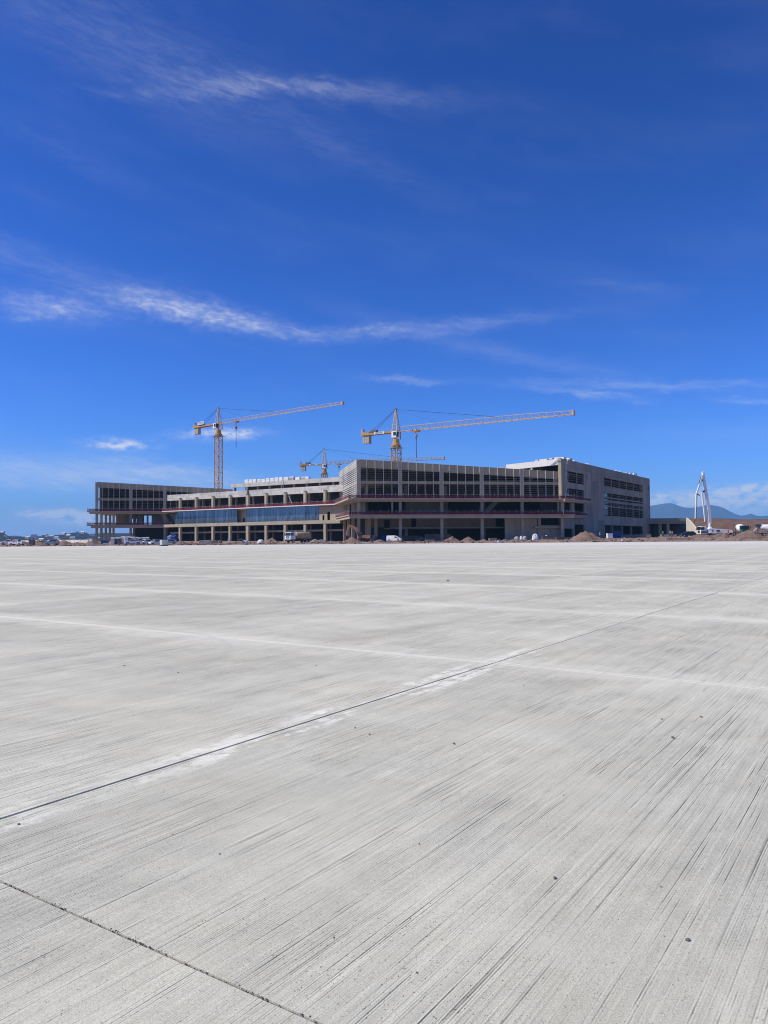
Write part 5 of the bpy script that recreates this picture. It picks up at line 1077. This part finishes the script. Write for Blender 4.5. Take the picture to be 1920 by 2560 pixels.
# things standing about in front of and inside the ground floor
def tarp(label, px, Y, w, h, mat, name='tarpaulin_heap', cat='tarpaulin', seed=0):
    q = spot(px, Y); vs, fs = [], []; n, m = 18, 7
    for j in range(m + 1):
        t = j / m
        for i in range(n):
            a = 6.28318 * i / n; r = math.cos(t * math.pi / 2 * .96) ** .6; k = 1 + .25 * noise.noise((math.cos(a) * 2, math.sin(a) * 2 + seed, t * 3))
            vs.append((w / 2 * r * k * math.cos(a), w / 2.6 * r * k * math.sin(a), h * math.sin(t * math.pi / 2) * (1 + .18 * noise.noise((i * .7, seed, j)))))
    for j in range(m):
        for i in range(n): fs.append((j * n + i, j * n + (i + 1) % n, (j + 1) * n + (i + 1) % n, (j + 1) * n + i))
    fs.append(tuple(m * n + i for i in range(n)))
    o = MB().add(vs, fs).build(name, M[mat], None, recentre=False); o.location = q; return tag(o, label, cat)
tarp('blue tarpaulin heaped over goods inside the ground floor behind the white van', 962, 244, 3.6, 2.1, 'blue', seed=1); tarp('blue tarpaulin bundle under the far left of the middle wing', 432, 300, 5, 2.6, 'blue', seed=2)
tarp('large white bag standing on a timber frame before the right columns', 1338, 222, 1.9, 1.7, 'wrap', 'bulk_bag', 'bag', 3); tarp('grey bag left of the large white bag', 1292, 224, 1.6, 1.1, 'greywrap', 'bulk_bag', 'bag', 4); tarp('small white bag between the grey bags', 1303, 224, 1.0, 1.2, 'wrap', 'bulk_bag', 'bag', 5)
tarp('grey green bag left of the large white bag, second of two', 1312, 225, 1.3, 1.15, 'greywrap', 'bulk_bag', 'bag', 6); tarp('small pale bag on a post right of the large white bag', 1366, 222, .7, 1.3, 'wrap', 'bulk_bag', 'bag', 7)
tarp('white bag lying right of the round white pipe end', 612, 226, 2.0, 1.0, 'wrap', 'bulk_bag', 'bag', 8); tarp('white bag on the earth left of the dark heap', 652, 224, 2.0, 1.1, 'wrap', 'bulk_bag', 'bag', 9)
def ring(label, px, Y, r, rot):
    q = spot(px, Y); t = thing('concrete_pipe', label, 'pipe', q, rot)
    prof = [(0, r), (1.2, r), (1.2, r * .82), (0, r * .82)]; n = 20
    vs = [(p_, rr * math.cos(6.28318 * i / n), rr * math.sin(6.28318 * i / n) + r) for p_, rr in prof for i in range(n)]; fs = [(k * n + i, k * n + (i + 1) % n, ((k + 1) % 4) * n + (i + 1) % n, ((k + 1) % 4) * n + i) for k in range(4) for i in range(n)]
    MB().add(vs, fs).build('pipe_wall', M['white_conc'], t); MB().box(.2, 1.0, -.5, -.35, -.02, .2).build('chock', M['timber'], t)
ring('round white concrete pipe end lying before the columns', 603, 226, .75, R(-80))
def hoarding(label, px0, px1, Y, h, mat='ply', group='plywood hoardings', name='hoarding', cat='hoarding'):
    a, b = spot(px0, Y), spot(px1, Y + .8); t = thing(name, label, cat, a, math.atan2(b[1] - a[1], b[0] - a[0]), group); L = math.hypot(b[0] - a[0], b[1] - a[1]); n = max(1, round(L / 1.25))
    for i in range(n): MB().box(L * i / n + .01, L * (i + 1) / n - .01, -.02, .02, .05, h + random.uniform(-.04, .04)).build('board', M[mat], t)
    for i in range(n + 1): MB().box(L * i / n - .05, L * i / n + .05, .022, .12, 0, h).build('post', M['timber'], t)
hoarding('brown plywood hoarding inside the ground floor between two columns', 1062, 1126, 246, 2.3); hoarding('lower plywood hoarding left of the main plywood run', 1008, 1048, 248, 1.9)
hoarding('deep blue site hoarding at the foot of the right block', 1536, 1553, 262, 2.4, 'blue'); hoarding('grey blue low hoarding right of the deep blue one', 1553, 1628, 268, 1.2, 'dark_conc')
def crate(label, px, Y, w, d, h, mat, name='site_box', cat='box', rot=.1):
    t = thing(name, label, cat, spot(px, Y), rot); MB().box(-w / 2, w / 2, -d / 2, d / 2, .1, h).build('body', M[mat], t, bevel=.04); MB().box(-w / 2 - .03, w / 2 + .03, -d / 2 - .03, d / 2 + .03, h + .002, h + .1).build('lid', M[mat], t)
    for s in (-1, 1): MB().box(s * w * .35 - .06, s * w * .35 + .06, -d / 2, d / 2, 0, .098).build('skid', M['timber'], t)
crate('white equipment box at the foot of the right block', 1524, 244, 1.7, 1.2, 1.55, 'board'); crate('white block lying at the apron edge right of the long earth bank', 1252, 192, 1.5, .8, .45, 'board'); crate('small white block at the apron edge below the right block', 1558, 190, .7, .5, .5, 'board')
crate('grey container standing before the cream wall', 80, 258, 1.6, 1.8, 1.75, 'grey', 'container', 'container'); crate('teal steel container at the foot of the left block columns', 262, 258, 2.2, 1.6, 1.35, 'teal', 'container', 'container'); crate('white flat box leaning against the teal container', 265, 250, 1.6, .8, .4, 'board')
crate('small white box beside the reddish earth heap on the left', 229, 246, .7, .6, .5, 'board'); crate('white topped hut behind the left earth heaps', 226, 268, 1.5, 1.5, 1.9, 'wrap', 'site_hut', 'hut'); crate('white board standing beside a column of the middle wing', 572, 228, .55, .1, 1.5, 'board', 'notice_board', 'board')
crate('white slab of timber at the apron edge on the left of the middle wing', 468, 205, 1.6, .6, .5, 'timber'); crate('low pile of timber planks before the double heap', 1075, 205, 2.3, .7, .55, 'timber', 'timber_stack', 'timber'); crate('long timber stack right of the low planks', 1100, 204, 3.4, .6, .3, 'timber', 'timber_stack', 'timber'); crate('timber stack left of the long earth bank', 1232, 214, 2.2, .8, .8, 'timber', 'timber_stack', 'timber')
crate('long brown timber baulk at the apron edge before the dark car', 1700, 197, 7.5, .4, .3, 'timber', 'timber_stack', 'timber', .06); crate('grey pallet stack beside the excavator cab', 925, 236, 2.6, 1.6, 1.9, 'greywrap', 'material_stack', 'stack'); crate('grey generator box behind the excavator', 937, 238, 1.7, 1.4, 1.6, 'grey', 'generator', 'generator')
crate('low brown formwork stack right of the large white bag', 1400, 216, 2.4, .8, .75, 'brownbox', 'formwork_stack', 'formwork'); crate('reddish formwork stack behind the low one', 1378, 222, 5.5, .6, .95, 'brownbox', 'formwork_stack', 'formwork'); crate('pale concrete barrier run before the overpass', 1672, 262, 5.5, .6, 1.0, 'ballast', 'concrete_barrier', 'barrier', .05)
def barrier_post(label, px, Y, h):
    t = thing('warning_post', label, 'post', spot(px, Y), 0); MB().box(-.3, .3, -.25, .25, 0, .12).build('foot', M['plastic'], t); MB().box(-.12, .12, -.08, .08, .122, h).build('panel', M['red'], t); MB().box(-.13, .13, -.09, -.081, h * .45, h * .6).build('reflective_band', M['board'], t)
barrier_post('red warning post left of the double earth heap', 1119, 210, 1.0); barrier_post('shorter red warning post beside the first', 1122, 209, .9); barrier_post('thin red warning post before the pump truck', 1821, 208, 2.0)
def person(label, px, Y, dz=0.0, rot=0.0, walk=.12, vest='hivis'):
    q = spot(px, Y, dz); t = thing('person', label, 'person', q, rot, 'workers in safety vests')
    # one continuous body, then vest, trousers and helmet over it
    P = [((0, 0, .95), .13), ((0, 0, 1.2), .14), ((0, 0, 1.42), .12), ((0, 0, 1.52), .055), ((0, .02, 1.66), .095), ((.2, 0, 1.42), .055), ((.27, .03, 1.14), .045), ((.26, -.1, .92), .035), ((-.2, 0, 1.42), .055), ((-.27, .02, 1.14), .045), ((-.27, -.08, .92), .035),
         ((.1, 0, .88), .085), ((.11, -walk, .5), .062), ((.11, -walk * .4, .08), .045), ((.11, -walk - .12, .04), .035), ((-.1, 0, .88), .085), ((-.11, walk, .5), .062), ((-.11, walk * 1.4, .08), .045), ((-.11, walk - .1, .04), .035)]
    E = [(0, 1), (1, 2), (2, 3), (3, 4), (2, 5), (5, 6), (6, 7), (2, 8), (8, 9), (9, 10), (0, 11), (11, 12), (12, 13), (13, 14), (0, 15), (15, 16), (16, 17), (17, 18)]
    def mk(name, pts, edges, mat):
        me = bpy.data.meshes.new(name); me.from_pydata([p for p, r in pts], edges, []); me.materials.append(M[mat]); o = bpy.data.objects.new(name, me); col.objects.link(o); o.parent = t
        o.modifiers.new('skin', 'SKIN')
        if not me.skin_vertices:
            bm = bmesh.new(); bm.from_mesh(me); bm.verts.layers.skin.verify(); bm.to_mesh(me); bm.free()
        for i, (p, r) in enumerate(pts): me.skin_vertices[0].data[i].radius = (r, r)
        me.skin_vertices[0].data[0].use_root = True; s_ = o.modifiers.new('sub', 'SUBSURF'); s_.levels = 1; s_.render_levels = 1; return o
    mk('body', P, E, 'skin')
    mk('vest', [((0, 0, .92), .155), ((0, 0, 1.2), .165), ((0, 0, 1.44), .135), ((.21, 0, 1.43), .07), ((-.21, 0, 1.43), .07)], [(0, 1), (1, 2), (2, 3), (2, 4)], vest)
    mk('trousers', [((0, 0, .93), .145)] + [(p, r + .02) for p, r in (P[11], P[12], P[13], P[15], P[16], P[17])], [(0, 1), (1, 2), (2, 3), (0, 4), (4, 5), (5, 6)], 'trousers')
    MB().lathe([(0, .125), (.03, .13), (.1, .11), (.15, .04)], (0, .02, 1.69), (0, 0, 1), 14).build('helmet', M['board'], t, smooth=True)
person('worker in yellow safety vest and white helmet standing left of the white equipment box', 1500, 240, .1, R(10)); person('worker in yellow safety vest at the left end of the pale barrier', 1658, 252, .4, R(40)); person('worker in yellow safety vest at the right end of the pale barrier, left of two', 1676, 254, .4, R(-30)); person('worker in safety vest bending of the pair right of the barrier', 1681, 252, .3, R(80))
# long cream wall on the left, panel by panel
def wall_run():
    a, b = at(14, 1362, 330), at(230, 1358, 266); t = thing('boundary_wall', 'long cream rendered boundary wall behind the parked cars on the left', 'wall', (a.x, a.y, .55), math.atan2(b.y - a.y, b.x - a.x)); L = (b - a).to_2d().length; n = 18
    for i in range(n): MB().box(L * i / n + .02, L * (i + 1) / n - .02, -.12, .12, 0, 1.75 + random.uniform(-.05, .05)).build('wall_panel', M['cream_wall'], t)
    for i in range(n + 1): MB().box(L * i / n - .2, L * i / n + .2, -.2, .2, 0, 1.9).build('pillar', M['cream_wall'], t)
wall_run()
# low overpass, its abutment and the embankment on the right
def overpass():
    Y = 330; a, b = at(1600, 1296, Y), at(1716, 1296.5, Y); F = Frame((a.x, a.y), 0); L = b.x - a.x; zt = a.z; zb = at(1660, 1309.5, Y).z
    t = thing('overpass', 'low dark concrete overpass on two piers right of the terminal', 'bridge', (a.x, a.y, 1.2), world_coords=True)
    MB().fbox(F, 0, L, 0, 12, zb, zt - .9).build('deck', M['dark_conc'], t); MB().fbox(F, 0, L, -.2, .3, zt - 1.2, zt).build('parapet', M['dark_conc'], t)
    for pa, pb in ((1648, 1656), (1668, 1675)): s0, s1 = F.s_of(pa, 1320), F.s_of(pb, 1320); MB().fbox(F, s0, s1, .6, 10, 1.0, zb - .003).build('pier', M['dark_conc'], t)
    MB().fbox(F, 0, L, 13, 13.5, 1.0, zb + .6).build('back_wall', M['concrete'], t); MB().fbox(F, 0, L - .3, 12.4, 12.98, 4.3, 4.9).build('wall_band', M['ballast'], t)
    q = [at(1716, 1340, 326), at(1748, 1342, 304)]; F2 = Frame((q[0].x, q[0].y), math.atan2(q[1].y - q[0].y, q[1].x - q[0].x)); l2 = (q[1] - q[0]).to_2d().length
    for i in range(4):
        s0, s1 = l2 * i / 4, l2 * (i + 1) / 4; top = lambda s: zt - (zt - 3.2) * (s / l2) ** 1.2
        MB().fbox(F2, s0 + .02, s1 - .02, 0, .6, 1.0, top(s0), 1.0, top(s1)).build('wing_wall_panel', M['cream_wall'], t)
overpass()
def emb(x, y):
    h = 8.6 * sm(x, 116, 128) * sm(y, 322, 346) * (1 - .9 * sm(y, 372, 400)); return 1.2 + h * (1 + .05 * noise.noise((x * .05, y * .05, 2))) + (.35 * noise.noise((x * .2, y * .2, 5)) + .9 * noise.noise((x * .045, y * .06, 8))) * min(1, h / 4) - (2.0 if h < .05 else 0)
sheet('embankment', [112 + 2 * i for i in range(100)], [284 + 2 * i for i in range(60)], emb, M['bank'], 'red brown earth embankment behind the concrete trucks on the right')
# stones on the apron
def stone(px, py, r, label, name='stone'):
    q = on_apron(px, py); bm = bmesh.new(); r *= .75; bmesh.ops.create_icosphere(bm, subdivisions=2, radius=r)
    sd_ = px * .13
    for v in bm.verts: v.co = v.co * (1 + .35 * noise.noise(v.co / r * 1.3 + Vector((sd_, 0, 0)))); v.co.z *= .62; v.co.x *= 1.25
    me = bpy.data.meshes.new(name); bm.to_mesh(me); bm.free(); me.materials.append(M['stone']); r *= 1; o = bpy.data.objects.new(name, me); col.objects.link(o); o.location = (q.x, q.y, q.z + r * .4); o.rotation_euler = (0, 0, px)
    tag(o, label, 'stone', 'loose stones on the apron')
SP = [(1387, 2196, .011, 'dark stone chip lying alone at the lower right, nearest large one'), (1719, 2351, .0115, 'dark stone chip nearest the lower right corner'), (1652, 2217, .006, 'small dark stone right of the large lower right chip'), (1135, 1860, .014, 'dark stone in the middle of the near slab right of centre'), (1682, 1845, .017, 'largest dark stone on the right of the near slab'),
      (1654, 1798, .012, 'small dark stone above the largest right hand stone'), (1753, 1793, .012, 'small dark stone furthest right beyond the largest one'), (888, 1820, .010, 'left one of two small stones just below the dark joint'), (924, 1836, .009, 'right one of two small stones just below the dark joint'), (46, 2061, .010, 'dark stone at the left edge just below the dark joint'),
      (549, 2135, .006, 'tiny dark stone left of centre on the near slab'), (1048, 2110, .006, 'tiny dark stone near the centre of the near slab'), (1120, 1453, .07, 'flat dark lump far out on the apron right of centre'), (834, 2344, .005, 'tiny dark stone at the lower centre'), (1310, 1715, .008, 'tiny stone beside the dark joint right of centre'), (445, 1682, .012, 'small dark stone left of centre beyond the dark joint'), (790, 1664, .012, 'small dark stone near the centre beyond the dark joint'), (310, 1665, .014, 'small dark stone on the left beyond the dark joint'), (1409, 1988, .005, 'tiny stone in the middle of the right half'), (1042, 2432, .005, 'tiny stone near the bottom centre')]
for a in SP: stone(*a)
# clods and broken stone strewn over the site strip
def scatter(name, label, pts, mat, sub=1):
    vs, fs = [], []; rq = random.Random(17); bm = bmesh.new(); bmesh.ops.create_icosphere(bm, subdivisions=sub, radius=1); bv = [v.co.copy() for v in bm.verts]; bf = [[v.index for v in f.verts] for f in bm.faces]; bm.free()
    for x, y, z, r in pts:
        b = len(vs); o_ = rq.uniform(0, 50); kx, ky, kz = rq.uniform(.7, 1.4), rq.uniform(.7, 1.4), rq.uniform(.5, .9)
        for c in bv: q_ = 1 + .4 * noise.noise(c * 1.2 + Vector((o_, 0, 0))); vs.append((x + c.x * r * kx * q_, y + c.y * r * ky * q_, z + c.z * r * kz * q_))
        fs += [tuple(i + b for i in f) for f in bf]
    return tag(MB().add(vs, fs).build(name, M[mat], None, recentre=False), label, 'rubble', kind='stuff')
rq = random.Random(3)
def strip(n, y0, y1, r0, r1):
    out = []
    for i in range(n):
        y = rq.uniform(y0, y1); x = rq.uniform(-.52, .54) * y; r = r0 + (r1 - r0) * rq.random() ** 3; out.append((x, y, ground(x, y) + lump(x, y) + r * .2, r))
    return out
scatter('clods', 'reddish clods of earth strewn along the site edge', strip(1500, 180, 232, .08, .55), 'heap'); scatter('broken_stone', 'pale broken stone strewn along the site edge', strip(420, 180.5, 236, .06, .42), 'rubble')
# grit caught in the nearest cross joint
jp = []
for i in range(900):
    r_ = R0_ - 2 * SLAB + rq.random() * 2.2 * SLAB; x, y = loc2w(P0 + rq.gauss(0, .006), r_); jp.append((x, y, SLOPE * y - .001, rq.uniform(.0015, .0048)))
scatter('joint_grit', 'grey grit caught in the nearest cross joint of the apron', jp, 'rubble')
# fine grit, too small to count
gv, gf = [], []
rg = random.Random(5)
for i in range(2600):
    y = 2.2 + 11 * rg.random() ** 1.6; x = (rg.random() - .5) * y * 1.1; r = rg.uniform(.0008, .0024); z = SLOPE * y + r * .3; b = len(gv); a = rg.random() * 6.28
    gv += [(x + r * math.cos(a), y + r * math.sin(a), z), (x + r * math.cos(a + 2.1), y + r * math.sin(a + 2.1), z), (x + r * math.cos(a + 4.2), y + r * math.sin(a + 4.2), z), (x, y, z + r), (x, y, z - r)]
    gf += [(b, b + 1, b + 3), (b + 1, b + 2, b + 3), (b + 2, b, b + 3), (b + 1, b, b + 4), (b + 2, b + 1, b + 4), (b, b + 2, b + 4)]
tag(MB().add(gv, gf).build('grit', M['rubble'], None, recentre=False), 'fine pale grit scattered over the near concrete', 'grit', kind='stuff')

# ------------------------------------------------------------------ the air
def haze():
    mb = MB().box(-17000, 17000, -17000, 17000, -4.5, 720); o = mb.build('haze', M['dirt'], None, recentre=False)
    m = bpy.data.materials.new('pale blue haze'); m.use_nodes = True; t = m.node_tree; t.nodes.clear()
    v = NN(t, 'ShaderNodeVolumePrincipled'); v.inputs['Color'].default_value = (0.27, 0.60, 1.0, 1); v.inputs['Density'].default_value = HAZE; v.inputs['Anisotropy'].default_value = 0.0
    out = NN(t, 'ShaderNodeOutputMaterial'); t.links.new(v.outputs[0], out.inputs['Volume']); o.data.materials.clear(); o.data.materials.append(m)
    tag(o, 'thin blue haze over the plain', 'haze', kind='stuff')
HAZE = 0.000068
haze()
